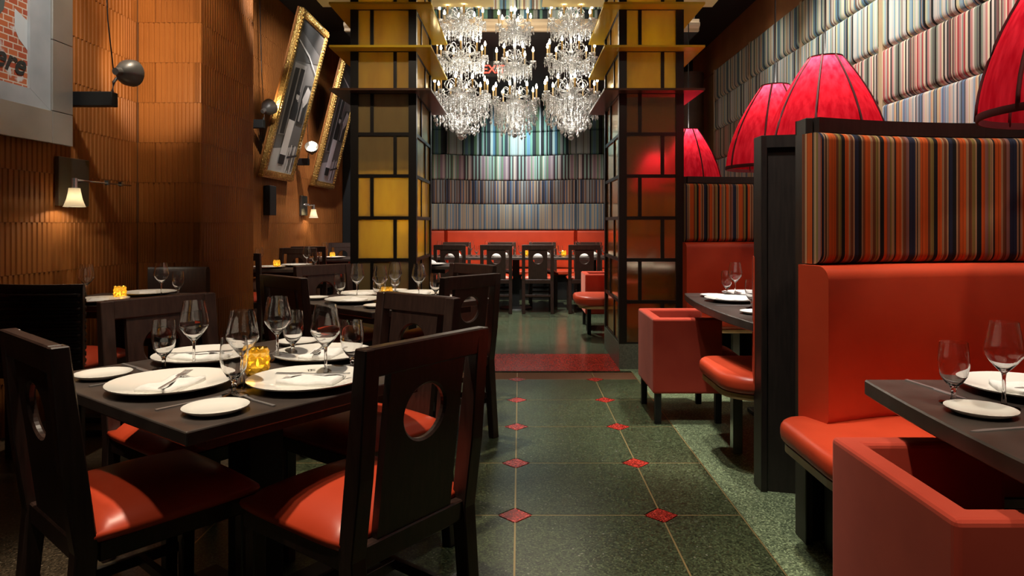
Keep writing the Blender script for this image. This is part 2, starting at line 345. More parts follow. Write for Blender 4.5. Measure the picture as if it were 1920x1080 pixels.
def sweep(path, prof, u0=0, smooth=True):
    """closed profile [(offset,z)] along an open plan path; positive offset is left of travel. UV.x is arc length."""
    bm = bmesh.new(); uvl = bm.loops.layers.uv.new('UVMap'); P = [Vector((p[0], p[1], 0)) for p in path]
    rings = []; us = []; L = u0
    for i, p in enumerate(P):
        d = (P[min(i+1, len(P)-1)] - P[max(i-1, 0)]).normalized(); nrm = Vector((-d.y, d.x, 0))
        if i: L += (P[i]-P[i-1]).length
        us.append(L); rings.append([bm.verts.new((p.x + nrm.x*o, p.y + nrm.y*o, z)) for o, z in prof])
    n = len(prof)
    for i in range(len(P)-1):
        for k in range(n):
            j = (k+1) % n
            f = bm.faces.new((rings[i][k], rings[i][j], rings[i+1][j], rings[i+1][k]))
            for lp, u in zip(f.loops, (us[i], us[i], us[i+1], us[i+1])): lp[uvl].uv = (u, lp.vert.co.z)
    for rg, u, off in ((rings[0], us[0], -1), (rings[-1], us[-1], 1)):
        f = bm.faces.new(rg)
        for lp, (o, z) in zip(f.loops, prof): lp[uvl].uv = (u + off*abs(o), z)
    me = finish(bm, 'sweep', False)
    if smooth:
        me.polygons.foreach_set('use_smooth', [True]*len(me.polygons))
        me.set_sharp_from_angle(angle=R(50))
    return me
def puff(o0, o1, z0, z1, rb=.05, rt=.02, n=5):
    """profile of a stuffed panel: back at o0, face at o1, rounded bottom and top"""
    s = 1 if o1 > o0 else -1; pr = [(o0, z0), ]
    for i in range(n+1):
        a = PI/2*i/n; pr.append((o1 - s*rb + s*rb*math.sin(a), z0 + rb - rb*math.cos(a)))
    for i in range(n+1):
        a = PI/2*i/n; pr.append((o1 - s*rt + s*rt*math.cos(a), z1 - rt + rt*math.sin(a)))
    pr.append((o0, z1)); return pr
def arc(p0, p1, s, n=24):
    """plan path from p0 to p1 bowed by sagitta s along the left normal"""
    a = Vector((*p0, 0)); b = Vector((*p1, 0)); d = b-a; nr = Vector((-d.y, d.x, 0)).normalized()
    if abs(s) < 1e-5: return [(p0[0]+(p1[0]-p0[0])*i/n, p0[1]+(p1[1]-p0[1])*i/n) for i in range(n+1)]
    h = d.length/2; r = (h*h + s*s)/(2*abs(s)); th = math.asin(h/r); out = []
    for i in range(n+1):
        t = -th + 2*th*i/n; x = r*math.sin(t) + h; y = (r*math.cos(t) - (r-abs(s)))*(1 if s > 0 else -1)
        p = a + d.normalized()*x + nr*y; out.append((p.x, p.y))
    return out

# ------------------------------------------------------------------ floor
XB = .92      # boundary between the aisle and the booth floor
fl = struct(put('floor', bx(-3.3, 3.3, .2, 12.6, -.1, -.008), M['grout']))
TX, TY, X0, Y0 = .607, .62, -.018, 2.837
k = .072
oct_ = [(-TX/2+k, -TY/2), (TX/2-k, -TY/2), (TX/2, -TY/2+k), (TX/2, TY/2-k), (TX/2-k, TY/2), (-TX/2+k, TY/2), (-TX/2, TY/2-k), (-TX/2, -TY/2+k)]
g = .0035
def shrink(poly, g):
    return [(x*(1-2*g/TX), y*(1-2*g/TY)) for x, y in poly]
tile_me = prism(shrink(oct_, g), -.03, 0)
dia_me = prism([(-k+.003, 0), (0, -k+.003), (k-.003, 0), (0, k-.003)], -.03, .0004)
for i in range(-2, 2):
    for j in range(-3, 5):
        cx, cy = X0 + TX*(i+.5), Y0 + TY*(j-.5)
        if i == 1:
            wd = XB - (X0+TX) - .004
            if j == -3: half_me = prism([(0.0035, -TY/2+k), (k, -TY/2+g), (wd, -TY/2+g), (wd, TY/2-g), (k, TY/2-g), (.0035, TY/2-k)], -.03, 0)
            put('terrazzo_tile', half_me, M['terrazzo'], fl, (X0+TX, cy, 0)); continue
        o = put('terrazzo_tile', tile_me if i > -3 else tile_me, M['terrazzo'], fl, (cx, cy, 0))
for i in range(-1, 2):
    for j in range(-3, 5):
        put('red_diamond_inlay', dia_me, M['terrazzo_red'], fl, (X0+TX*i+TX*0, Y0+TY*j, 0))
def strips():
    for i in range(-2, 2):
        yield bx(X0+TX*i-.0034, X0+TX*i+.0034, .75, 5.55, -.02, -.0006)
    for j in range(-3, 5):
        yield bx(-1.229, XB-.004, Y0+TY*j-.0034, Y0+TY*j+.0034, -.02, -.0004)
for me in strips(): put('brass_strip', me, M['brass'], fl)
yA, yB, yC = Y0 + TY*4.5 + 0, 5.60, 6.36
put('terrazzo_slab', bx(-1.229, XB-.004, Y0+TY*3.5+TY/2+.3, yB-.004, -.03, 0), M['terrazzo'], fl)
put('red_band', bx(-.86, .83, yB, yC, -.03, 0), M['terrazzo_red'], fl)
put('terrazzo_slab', bx(-3.2, 3.2, yC+.004, 12.4, -.03, 0), M['terrazzo_far'], fl)
put('terrazzo_slab', bx(-3.2, -.864, yB, yC, -.03, 0), M['terrazzo_far'], fl)
put('terrazzo_border', bx(XB+.004, 3.2, .3, 2.33, -.03, 0), M['terrazzo_light'], fl)
put('terrazzo_border', bx(XB+.004, 3.2, 2.336, yB-.004, -.03, 0), M['terrazzo_light'], fl)
put('terrazzo_border', bx(.834, 3.2, yB, yC, -.03, 0), M['terrazzo_light'], fl)
put('brass_strip', bx(XB-.003, XB+.003, .3, yB, -.02, .0), M['brass'], fl)
put('brass_strip', bx(XB+.004, 3.2, 2.330, 2.336, -.02, .0), M['brass'], fl)
put('terrazzo_slab', bx(-3.2, -1.2355, .3, yB-.004, -.03, 0), M['terrazzo_brown'], fl)

# ------------------------------------------------------------------ ceilings and walls
H = 3.93
struct(put('ceiling', bx(-3.3, 3.3, .2, 12.6, H, H+.1), M['ceil']))
CY, CZ = 7.65, 3.36
cs = struct(put('ceiling', bx(-1.95, 2.0, CY, 12.2, CZ, H-.002), M['ceil'])); 
# striped upstand of the raised ceiling over the chandeliers, with its cream cornice
put('cornice', sweep([(2.0, CY), (-1.95, CY)], [(0, CZ), (.05, CZ), (.05, CZ+.028), (.09, CZ+.05), (.09, CZ+.085), (.06, CZ+.095), (.06, CZ+.13), (0, CZ+.13)], 0, False), M['cornice'], cs)
for (z0, z1, k_) in ((CZ+.132, CZ+.24, 'E'), (CZ+.242, 3.925, 'D')):
    for x0, x1 in ((-1.9, -.66), (-.65, .66), (.67, 1.95)):
        put('upholstered_panel', sweep(arc((x1, CY-.002), (x0, CY-.002), 0, 1), puff(0, .06, z0, z1, .03, .02), x0*-1+5), ST[k_], cs)
# left wall, tiled
WX = -2.91
wl = struct(put('wall_left', bx(WX-.2, WX-.014, .3, 12.4, 0, H-.002), M['grout']))
def rib_tile(wd, ht, n=7, d=.009):
    bm = bmesh.new(); pts = []
    for i in range(n):
        a = i/n*wd; b = (i+1)/n*wd; q = .085*wd/n
        pts += [(a+q, d*.3), (a+2.6*q, d), (b-2.6*q, d), (b-q, d*.3)]
    pts = [(.001, 0)] + pts + [(wd-.001, 0)]
    lo = [bm.verts.new((x, -y, .0008)) for x, y in pts]; hi = [bm.verts.new((x, -y, ht-.0008)) for x, y in pts]
    for i in range(len(pts)-1): bm.faces.new((lo[i], lo[i+1], hi[i+1], hi[i]))
    bm.faces.new(lo); bm.faces.new(hi)
    return finish(bm, 'ribbed_tile')
TH = .305
T_me = rib_tile(.30, TH)
NR = 13
def tile_run(parent, start, direction, length, rz, z_rows, offset=0):
    """lay tiles along a wall; local x of tile runs along direction, face looks along its -y"""
    for r_ in z_rows:
        x = -(.15 if (r_ % 2) else 0) - offset
        while x < length - .01:
            a = max(x, 0); b = min(x+.30, length); x += .30
            if b - a < .02: continue
            hz = min(TH, H - .005 - r_*TH)
            if hz < .05: continue
            put('tile', T_me, M['tile'], parent, (start[0]+direction[0]*a, start[1]+direction[1]*a, r_*TH), (0, 0, rz), ((b-a)/.30, 1, hz/TH))
# wall faces +X: tile -y must map to +X -> rotate by 90 deg: local x -> +Y, local -y -> +X
tile_run(wl, (WX-.012, 3.2), (0, 1), 2.0, PI/2, range(0, NR))
wl2 = struct(put('wall_left', bx(WX-.19, WX-.0145, 6.24, 11.3, .002, H-.003), M['grout']))
tile_run(wl2, (WX-.012, 6.24), (0, 1), 5.0, PI/2, range(2, NR))
pier = struct(put('tiled_pier', bx(WX-.01, -2.434, 5.214, 6.226, 0, H-.002), M['grout']))
tile_run(pier, (WX, 5.212), (1, 0), .486, 0, range(0, NR), -.13+.15)
tile_run(pier, (-2.436, 5.2), (0, 1), 1.03, PI/2, range(0, NR), .1)
# wall coloured black to stand in for darkness in the far left corner
struct(put('wall_back', bx(-2.91, -1.80, 11.25, 11.4, 0, H-.004), M['black']))
# back wall: striped upholstered panels over a banquette
wb = struct(put('wall_back', bx(-1.8, 2.95, 12.16, 12.4, 0, H-.004), M['black']))
segs = [[(-1.25, 11.45), (-1.80, 11.45)], list(reversed(arc((-1.24, 11.45), (.95, 11.45), .36, 24))), [(1.75, 11.45), (.96, 11.45)]]
rows_b = [(1.105, 1.55, 'I'), (1.552, 1.955, 'F'), (1.957, 2.38, 'H'), (2.382, 2.79, 'E'), (2.792, 3.355, 'E')]
for z0, z1, k_ in rows_b:
    for i, sg in enumerate(segs):
        put('upholstered_panel', sweep(sg, puff(-.12, .03, z0, z1, .04, .025), i*.37), ST[k_], wb)
# right wall
RX = 2.9
wr = struct(put('wall_right', bx(RX, RX+.2, .3, 12.4, 0, H-.002), M['soffit']))
rows_r = [(.86, 1.277, 'C'), (1.28, 1.705, 'D'), (1.709, 2.135, 'A'), (2.139, 2.565, 'B'), (2.569, 2.995, 'C'), (2.999, 3.44, 'D')]
cols_r = [(2.30+1.525*i, 2.30+1.525*(i+1)) for i in range(-1, 5)]
for ci, (ya, yb) in enumerate(cols_r):
    for ri, (z0, z1, k_) in enumerate(rows_r):
        put('upholstered_panel', sweep(arc((RX, ya+.034), (RX, yb-.034), 0, 1), puff(-.001, .075, z0, z1, .06, .025), ya), ST[k_], wr)
    put('wood_strip', bx(RX-.070, RX-.001, yb-.03, yb+.03, .86, 3.45), M['trimwood'], wr)
put('fascia', bx(RX-.03, RX-.001, .3, 12.1, 3.45, H-.003), M['soffit'], wr)
rc = struct(put('round_column', lathe([(0, 0), (.18, 0), (.18, 3.5), (0, 3.5)], 24), noise_color(mat('brown_column', (.1, .07, .05), .6), (.09, .06, .045), (.13, .09, .07), 5), None, (2.62, 10.4, 0)))
struct(put('wall_back', bx(1.78, 2.88, 11.3, 11.45, 0, H-.005), M['post']))

# ------------------------------------------------------------------ glass columns
def glass_column(label, x0, x1, y0, y1, gl, gl_top):
    cx, cy = (x0+x1)/2, (y0+y1)/2
    t = thing('glass_column', label, 'column', (cx, cy, 0)); X = (x1-x0)/2; Y = (y1-y0)/2
    put('plinth', bx(-X, X, -Y, Y, 0, .21), M['plinth'], t)
    pw = .065
    for sx in (-1, 1):
        for sy in (-1, 1):
            put('corner_post', bx(min(sx*X, sx*(X-pw)), max(sx*X, sx*(X-pw)), min(sy*Y, sy*(Y-pw)), max(sy*Y, sy*(Y-pw)), .21, 3.46), M['bronze'], t)
    zs = [.21 + .35*i for i in range(10)]
    for fx in range(4):   # front, right, back, left
        half = X if fx in (0, 2) else Y; dist = Y if fx in (0, 2) else X
        rot = [0, PI/2, PI, -PI/2][fx]
        def P(me, name, m, zoff=0):
            put(name, me, m, t, (0, 0, 0), (0, 0, rot))
        a, b = -half+pw, half-pw
        for i in range(9):
            z0, z1 = zs[i], zs[i+1]
            nb = 2
            if fx in (0, 2): cut = [a + (b-a)*(.27 if i % 2 else .73)]
            else: cut = [a + (b-a)*(.36 if i % 2 else .64)]
            ed = [a] + cut + [b]
            P(bx(a, b, -dist+.004, -dist+.034, z0-.014, z0+.014), 'mullion', M['bronze'])
            for q in cut: P(bx(q-.014, q+.014, -dist+.006, -dist+.032, z0+.014, z1-.014), 'mullion', M['bronze'])
            for q in range(len(ed)-1):
                l = ed[q] + (0 if q == 0 else .014); r = ed[q+1] - (0 if q == len(ed)-2 else .014)
                P(bx(l, r, -dist+.016, -dist+.024, z0+.014, z1-.014), 'glass_panel', gl_top if i >= 6 else gl)
    for z in (.91, 1.66, 2.31, 2.66, 3.01, 3.44): put('light_baffle', bx(-X+.036, X-.036, -Y+.036, Y-.036, z-.01, z+.004), M['fin_unlit'] if z < 2.5 else M['fin'], t)  # unseen opaque plates added to stop lamp light spreading between rows
    for z, m, ov in ((2.31, 'fin_unlit', .14), (2.66, 'fin', .14), (3.01, 'fin', .14), (3.44, 'fin_cream', .60)):
        # a square ring of ledge glass around the shaft
        o = X + ov; p = Y + min(ov, .3)
        for (xa, xb, ya, yb) in ((-o, o, -p, -Y-.001), (-o, o, Y+.001, p), (-o, -X-.001, -Y, Y), (X+.001, o, -Y, Y)):
            put('ledge_plate', bx(xa, xb, ya, yb, z-.012, z+.006), M[m], t)
    return t
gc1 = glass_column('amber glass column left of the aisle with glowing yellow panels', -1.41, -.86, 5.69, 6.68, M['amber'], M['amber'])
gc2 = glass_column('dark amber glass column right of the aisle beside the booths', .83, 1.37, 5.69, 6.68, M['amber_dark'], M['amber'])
YEL = (1, .90, .50)
point((-.98, 5.80, 1.20), 42, YEL, .03)
point((-1.1, 6.0, 1.45), 12, YEL, .06)
for cx in (-1.135, 1.10):
    for z in (2.37, 2.72, 3.07): point((cx, 5.95, z), 10, YEL, .04)
for z, p in ((2.0, 14), (1.40, 14), (1.05, 7), (.5, 8)): point((1.10, 6.1, z), p, YEL, .06)

# ------------------------------------------------------------------ chandeliers
def bead(bm, p, rx, rz):
    v = [bm.verts.new((p[0]+a, p[1]+b, p[2]+c_)) for a, b, c_ in ((rx, 0, 0), (0, rx, 0), (-rx, 0, 0), (0, -rx, 0), (0, 0, rz), (0, 0, -rz*1.3))]
    for i in range(4):
        bm.faces.new((v[i], v[(i+1) % 4], v[4])); bm.faces.new((v[(i+1) % 4], v[i], v[5]))
bulb_me = lathe([(0, 0), (.009, .002), (.013, .016), (.010, .032), (.004, .048), (0, .056)], 8)
candle_me = lathe([(.0085, 0), (.0085, .10), (0, .10)], 8)
pan_me = lathe([(.004, -.01), (.030, .004), (.036, .014), (.034, .015), (.028, .007), (.008, .0), (.012, .014), (0, .014)], 10)
_arm = {}
def arm_me(r):
    if r not in _arm:
        pts = [(.015 + (r-.015)*s, 0, -.05*math.sin(s*PI*1.0) - .02*(1-s)) for s in [i/9 for i in range(9)]] + [(r, 0, -.012)]
        bm = bmesh.new(); add_tube(bm, pts, .0065, 6)
        rs = r*.20; cur = [(r*.45 + rs*math.cos(a)*(1-.0012*d), 0, .045 + rs + rs*math.sin(a)*(1-.0012*d)) for d, a in [(x+90, R(x)) for x in range(-90, 270, 24)]]
        add_tube(bm, [(.02, 0, .0), (r*.2, 0, .03)] + cur, .0065, 5, .004)
        _arm[r] = finish(bm, 'arm', True)
    return _arm[r]
_crys = {}
def chandelier(label, x, y, zb, tiers, seed):
    """tiers: list of (height above zb, radius, arms)"""
    t = thing('crystal_chandelier', label, 'chandelier', (x, y, zb), R(seed*11), 'crystal chandeliers over the aisle')
    top = tiers[-1][0]
    st = [(0, -.03), (.022, -.012), (.03, .01), (.012, .035)]
    z = .06
    for (hz, r, n) in tiers:
        st += [(.012, hz-.12), (.035, hz-.07), (.055, hz-.035), (.05, hz-.02), (.018, hz), (.03, hz+.05), (.013, hz+.10)]
    st += [(.010, top+.16), (.028, top+.19), (.01, top+.22), (.006, H-zb-.05), (.05, H-zb-.03), (.05, H-zb-.002), (0, H-zb-.002)]
    put('stem', lathe(st, 12), M['crystal_arm'], t)
    rnd = random.Random(seed)
    bm = bmesh.new()
    # crown of the lowest tier: bowl of pendants
    for ti, (hz, r, n) in enumerate(tiers):
        put('bowl', lathe([(.02, hz-.06), (r*.34, hz-.035), (r*.42, hz-.005), (r*.40, hz-.004), (r*.3, hz-.03), (.02, hz-.05)], 14), M['crystal_arm'], t)
        for i in range(n):
            a = 2*PI*i/n + ti*.4
            am = put('arm', arm_me(r), M['crystal_arm'], t, (0, 0, hz), (0, 0, a))
            put('drip_pan', pan_me, M['crystal_arm'], am, (r, 0, 0))
            put('candle_sleeve', candle_me, M['sleeve'], am, (r, 0, .012))
            put('flame_bulb', bulb_me, M['bulb'], am, (r, 0, .113))
            px, py = r*math.cos(a), r*math.sin(a)
            for q in range(9):           # pendants round each pan
                b = 2*PI*q/9; l = rnd.randint(2, 4)
                for s in range(l):
                    bead(bm, (px+.034*math.cos(b), py+.034*math.sin(b), hz - .004 - .014*s), .0042, .006)
                bead(bm, (px+.034*math.cos(b), py+.034*math.sin(b), hz - .012 - .014*l), .0065, .014)
            a2 = 2*PI*(i+1)/n + ti*.4      # swag between pans
            qx, qy = r*math.cos(a2), r*math.sin(a2)
            for s in range(1, 16):
                f = s/16; d = 4*f*(1-f)
                bead(bm, (px+(qx-px)*f, py+(qy-py)*f, hz - .01 - .085*d), .0052, .0068)
            for s in range(1, 14):         # swag from the crown above to the pan
                f = s/14; rr = .04 + (r-.04)*f; d = 4*f*(1-f)
                bead(bm, (rr*math.cos(a), rr*math.sin(a), hz + .15*(1-f) - .05*d), .0048, .006)
        nb = 34
        for ring in range(5):              # curtain of drops under the bowl
            rr = r*(.25 + .17*ring)
            for q in range(int(nb*(.4+.2*ring))):
                b = 2*PI*q/int(nb*(.4+.2*ring)) + rnd.uniform(-.05, .05)
                l = rnd.randint(4, 8) if ti == 0 else rnd.randint(3, 6)
                z0 = hz - .02 - .012*ring + rnd.uniform(-.01, .01)
                for s in range(l): bead(bm, (rr*math.cos(b), rr*math.sin(b), z0 - .017*s), .0048, .0072)
                bead(bm, (rr*math.cos(b), rr*math.sin(b), z0 - .017*l - .008), .0075, .016)
    r0 = tiers[0][1]; h0 = tiers[0][0]
    for ring in range(8):                  # bottom basket, a shallow bowl of strings and balls
        rr = r0*(1.02 - .135*ring); nq = max(5, int(27*rr/r0)); dz = h0*.62*(1-(rr/(r0*1.02))**2)
        for q in range(nq):
            b = 2*PI*(q+.5*(ring % 2))/nq + rnd.uniform(-.05, .05); jz = rnd.uniform(-.04, .03); r_ = rr*rnd.uniform(.93, 1.07)
            x_, y_ = r_*math.cos(b), r_*math.sin(b)
            for s in range(rnd.randint(3, 6)): bead(bm, (x_, y_, h0 - .05 - dz*.75 - .021*s + jz), .0072, .0095)
            bead(bm, (x_, y_, h0 - .19 - dz*.75 + jz), .0125, .024)
            if rnd.random() < .25: bead(bm, (x_, y_, h0 - .235 - dz*.72 + jz), .019, .022)
    for ring in range(3):                  # chains of the bowl
        for q in range(18):
            b = 2*PI*q/18
            for s in range(14):
                f = s/14; rr = r0*(.95-.28*ring)*math.cos(f*PI/2*.92)
                bead(bm, (rr*math.cos(b), rr*math.sin(b), h0 - .06 - (h0-.08)*(.55+.2*ring)*math.sin(f*PI/2)), .0055, .007)
    cr = put('crystal_drops', finish(bm, 'crystal_drops'), M['crystal'], t); cr['kind'] = 'stuff'
    put('ball_finial', lathe([(0, -.06), (.022, -.052), (.032, -.03), (.022, -.008), (0, 0)], 10), M['crystal_arm'], t)
    return t
T3 = [(.42, .275, 10), (.80, .25, 9), (1.17, .225, 8)]
chandelier('left one of three crystal chandeliers, broad with three candle tiers', -.605, 7.1, 2.14, T3, 1)
chandelier('right one of three crystal chandeliers, broad with three candle tiers', .535, 7.1, 2.14, T3, 2)
chandelier('middle crystal chandelier, slimmer and hanging between the two broad ones', -.05, 7.28, 2.19, [(.34, .235, 8), (.74, .195, 6), (1.12, .18, 6)], 3)
for (x, y) in ((-.605, 7.1), (.535, 7.1), (-.05, 7.28)):
    for z, p in ((2.26, 3.0), (2.40, 3.0), (2.75, 2.5), (3.12, 2.5), (3.5, 2.5)): point((x, y, z), p, (1, .92, .78), .10)  # unseen fill points added along the stems to brighten the crystals

# ------------------------------------------------------------------ chairs
def splat_mesh(w_, z0, z1, hc, hr, th):
    bm = bmesh.new(); N = 40
    angs = sorted([2*PI*i/N for i in range(N)] + [math.atan2(zz-hc, xx) % (2*PI) for xx in (-w_/2, w_/2) for zz in (z0, z1)])
    inn, out = [], []
    for a in angs:
        ca, sa = math.cos(a), math.sin(a)
        t = min((w_/2)/abs(ca) if abs(ca) > 1e-6 else 9, ((z1-hc) if sa > 0 else (hc-z0))/abs(sa) if abs(sa) > 1e-6 else 9)
        inn.append((hr*ca, hc+hr*sa)); out.append((t*ca, hc+t*sa))
    def ring(pts, y): return [bm.verts.new((p[0], y, p[1])) for p in pts]
    i2 = [(p[0]*(1+.006/hr), hc+(p[1]-hc)*(1+.006/hr)) for p in inn]
    f_o, f_i, f_c = ring(out, th/2), ring(i2, th/2), ring(inn, th/2-.006)
    b_o, b_i, b_c = ring(out, -th/2), ring(i2, -th/2), ring(inn, -th/2+.006)
    n = len(angs)
    for A, B in ((f_o, f_i), (f_i, f_c), (f_c, b_c), (b_c, b_i), (b_i, b_o), (b_o, f_o)):
        for i in range(n):
            j = (i+1) % n; bm.faces.new((A[i], A[j], B[j], B[i]))
    return finish(bm, 'splat')
CW = .215
def lean(z): return -.205 - max(0, z-.44)*.125
postp = [(-.265, 0), (-.225, 0), (-.182, .44), (lean(.93)+.024, .93), (lean(.93)-.016, .93), (lean(.63)-.030, .63), (-.232, .44)]
ck = {}
ck['rear_leg'] = prism(postp, -.0225, .0225, 'x', .003, 1)
ck['front_leg'] = prism([(-.017, 0), (.017, 0), (.021, .44), (-.021, .44)], -.019, .019, 'x', .003, 1)
sp = splat_mesh(.255, .45, .872, .745, .069, .022)
for v in sp.vertices: v.co.y += lean(v.co.z)
ck['splat'] = sp
def rail(z0, z1, th, wid):
    pr = [(lean(z0)-th/2, z0), (lean(z0)+th/2, z0), (lean(z1)+th/2, z1), (lean(z1)-th/2, z1)]
    return prism(pr, -wid/2, wid/2, 'x', .004, 1)
ck['top_rail'] = rail(.862, .932, .034, 2*CW-.043)
ck['low_rail'] = rail(.405, .462, .034, 2*CW-.046)
bm = bmesh.new(); add_box(bm, (0, .02, .43), (.415, .40, .05), None, .004); ck['seat_frame'] = finish(bm, 'seat_frame')
def cushion_mesh(wx, dy, z0, th, dome):
    bm = bmesh.new(); n = 10
    def pt(u, v, top):
        su = math.copysign(abs(u)**.75, u); sv = math.copysign(abs(v)**.75, v)
        e = max(abs(u), abs(v))**6
        return (wx/2*u*(1-.03*e*abs(v)**4), dy/2*v*(1-.03*e*abs(u)**4), z0 + th*(1-.55*e) + dome*(1-u*u)*(1-v*v))
    g_ = [[bm.verts.new(pt(-1+2*i/n, -1+2*j/n, 1)) for j in range(n+1)] for i in range(n+1)]
    for i in range(n):
        for j in range(n): bm.faces.new((g_[i][j], g_[i+1][j], g_[i+1][j+1], g_[i][j+1]))
    loop = [g_[i][0] for i in range(n+1)] + [g_[n][j] for j in range(1, n+1)] + [g_[i][n] for i in range(n-1, -1, -1)] + [g_[0][j] for j in range(n-1, 0, -1)]
    mid = [bm.verts.new((v.co.x*1.012, v.co.y*1.012, z0+th*.25)) for v in loop]
    lo = [bm.verts.new((v.co.x*.99, v.co.y*.99, z0)) for v in loop]; m_ = len(loop)
    for A, B in ((loop, mid), (mid, lo)):
        for i in range(m_): bm.faces.new((A[i], A[(i+1) % m_], B[(i+1) % m_], B[i]))
    bm.faces.new(lo); return finish(bm, 'cushion', True)
ck['seat'] = cushion_mesh(.44, .425, 0, .05, .03)
ck['side_stretcher'] = box((0, 0, 0), (.02, .36, .03), .002)
ck['cross_stretcher'] = box((0, 0, 0), (.37, .02, .03), .002)
def chair(label, x, y, ang, group=None):
    """ang: direction the sitter faces, radians from +X"""
    t = thing('dining_chair', label, 'chair', (x, y, 0), ang - PI/2, group)
    for s in (-1, 1):
        put('rear_leg', ck['rear_leg'], M['wood'], t, (s*(CW-.0225), 0, 0))
        put('front_leg', ck['front_leg'], M['wood'], t, (s*(CW-.03), .195, 0))
        put('side_stretcher', ck['side_stretcher'], M['wood'], t, (s*(CW-.028), -.01, .20))
    put('top_rail', ck['top_rail'], M['wood'], t); put('splat', ck['splat'], M['wood'], t); put('low_rail', ck['low_rail'], M['wood'], t)
    put('cross_stretcher', ck['cross_stretcher'], M['wood'], t, (0, .06, .20)); put('cross_stretcher', ck['cross_stretcher'], M['wood'], t, (0, -.205, .24))
    put('seat_frame', ck['seat_frame'], M['wood'], t)
    put('seat', ck['seat'], M['leather'], t, (0, .015, .456))
    return t
_pb = {}
def plain_chair(label, x, y, ang, kind='leather'):
    """wide chair with a solid curved back"""
    t = thing('side_chair', label, 'chair', (x, y, 0), ang - PI/2)
    if not _pb:
        _pb['leg'] = prism([(-.017, 0), (.017, 0), (.02, .44), (-.02, .44)], -.018, .018, 'x', .003, 1)
        path = arc((.215, -.20), (-.215, -.20), .035, 10)
        _pb['back'] = sweep(path, [(-.02, .42), (.02, .42), (.02, .88), (.01, .90), (-.01, .90), (-.02, .88)])
        bmw = bmesh.new()
        for k_ in range(12):
            pts = [(p[0], p[1] - .026 + .006*((i+k_) % 2), .47 + .034*k_) for i, p in enumerate(arc((.21, -.2), (-.21, -.2), .035, 16))]
            pts2 = [(p[0], p[1] + .026 - .006*((i+k_) % 2), .47 + .034*k_) for i, p in enumerate(arc((.21, -.2), (-.21, -.2), .035, 16))]
            add_tube(bmw, pts, .013, 5); add_tube(bmw, pts2, .013, 5)
        _pb['weave'] = finish(bmw, 'weave', True)
    for sx in (-1, 1):
        for sy in (-1, 1): put('leg', _pb['leg'], M['wood'], t, (sx*.18, sy*.18, 0))
    put('backrest', _pb['back'], M['wood'], t)
    if kind == 'wicker': put('woven_cane', _pb['weave'], M['wood'], t)
    put('seat_frame', ck['seat_frame'], M['wood'], t); put('seat', ck['seat'], M['leather'], t, (0, .015, .456))
    return t

# ------------------------------------------------------------------ tableware
k_plate = lathe([(0, .006), (.085, .006), (.105, .010), (.160, .022), (.165, .0235), (.164, .020), (.110, .004), (.085, 0), (0, 0)], 48)
k_bread = lathe([(0, .005), (.048, .005), (.058, .008), (.076, .0155), (.078, .0155), (.077, .013), (.060, .003), (.048, 0), (0, 0)], 36)
def glass_prof(kind):
    if kind == 'wine':
        o = [(.0, .0), (.034, .0), (.035, .002), (.020, .005), (.007, .010), (.0042, .03), (.0040, .075), (.006, .088), (.014, .0965), (.030, .115), (.0415, .131), (.0450, .139), (.0440, .149), (.0375, .184), (.0315, .216)]
        i = [(.0303, .216), (.0363, .184), (.0428, .149), (.0437, .1395), (.0404, .1322), (.029, .1163), (.013, .098), (.0, .0925)]
    else:
        o = [(.0, .0), (.032, .0), (.033, .002), (.018, .005), (.008, .009), (.0058, .02), (.0065, .036), (.009, .043), (.020, .054), (.031, .072), (.0355, .095), (.0360, .115), (.0340, .140), (.0320, .157)]
        i = [(.0306, .157), (.0326, .140), (.0346, .115), (.0341, .095), (.0297, .073), (.019, .0565), (.008, .049), (.0, .047)]
    return o + i
k_wine = lathe(glass_prof('wine'), 28); k_gob = lathe(glass_prof('goblet'), 28)
def knife_mesh():
    bm = bmesh.new()
    pts = [(-.0045, -.11), (.0045, -.11), (.0055, -.02), (.005, 0), (.009, .01), (.010, .07), (.006, .10), (.001, .115), (-.004, .10), (-.0045, 0)]
    a = [bm.verts.new((x, y, 0)) for x, y in pts]; b = [bm.verts.new((x, y, .0035 if y < .005 else .002)) for x, y in pts]
    n = len(pts); bm.faces.new(a); bm.faces.new(b)
    for i in range(n): bm.faces.new((a[i], a[(i+1) % n], b[(i+1) % n], b[i]))
    return finish(bm, 'knife')
def fork_mesh():
    bm = bmesh.new()
    add_box(bm, (0, -.055, .0022), (.008, .10, .003)); add_box(bm, (0, .01, .0045), (.006, .05, .003), Matrix.Rotation(.08, 3, 'X'))
    add_box(bm, (0, .047, .0055), (.022, .030, .0025))
    for i in range(4): add_box(bm, (-.0092 + .0061*i, .082, .0065), (.0032, .045, .002), Matrix.Rotation(.05, 3, 'X'))
    return finish(bm, 'fork')
k_knife, k_fork = knife_mesh(), fork_mesh()
def napkin_mesh(wd, dp, seed=0):
    bm = bmesh.new(); rnd = random.Random(seed); n = 8; lay = []
    def z(u, v): return .010 + .006*math.sin(u*3+seed) * math.sin(v*4+1) + .006*(1-u*u)
    for i in range(n+1):
        lay.append([bm.verts.new(((-1+2*i/n)*wd/2*(1-.05*(j/n)), (-1+2*j/n)*dp/2, z(-1+2*i/n, -1+2*j/n))) for j in range(n+1)])
    for i in range(n):
        for j in range(n): bm.faces.new((lay[i][j], lay[i+1][j], lay[i+1][j+1], lay[i][j+1]))
    lp = [lay[i][0] for i in range(n+1)] + [lay[n][j] for j in range(1, n+1)] + [lay[i][n] for i in range(n-1, -1, -1)] + [lay[0][j] for j in range(n-1, 0, -1)]
    lo = [bm.verts.new((v.co.x, v.co.y, 0)) for v in lp]; m_ = len(lp)
    for i in range(m_): bm.faces.new((lp[i], lp[(i+1) % m_], lo[(i+1) % m_], lo[i]))
    bm.faces.new(lo); return finish(bm, 'napkin', True)
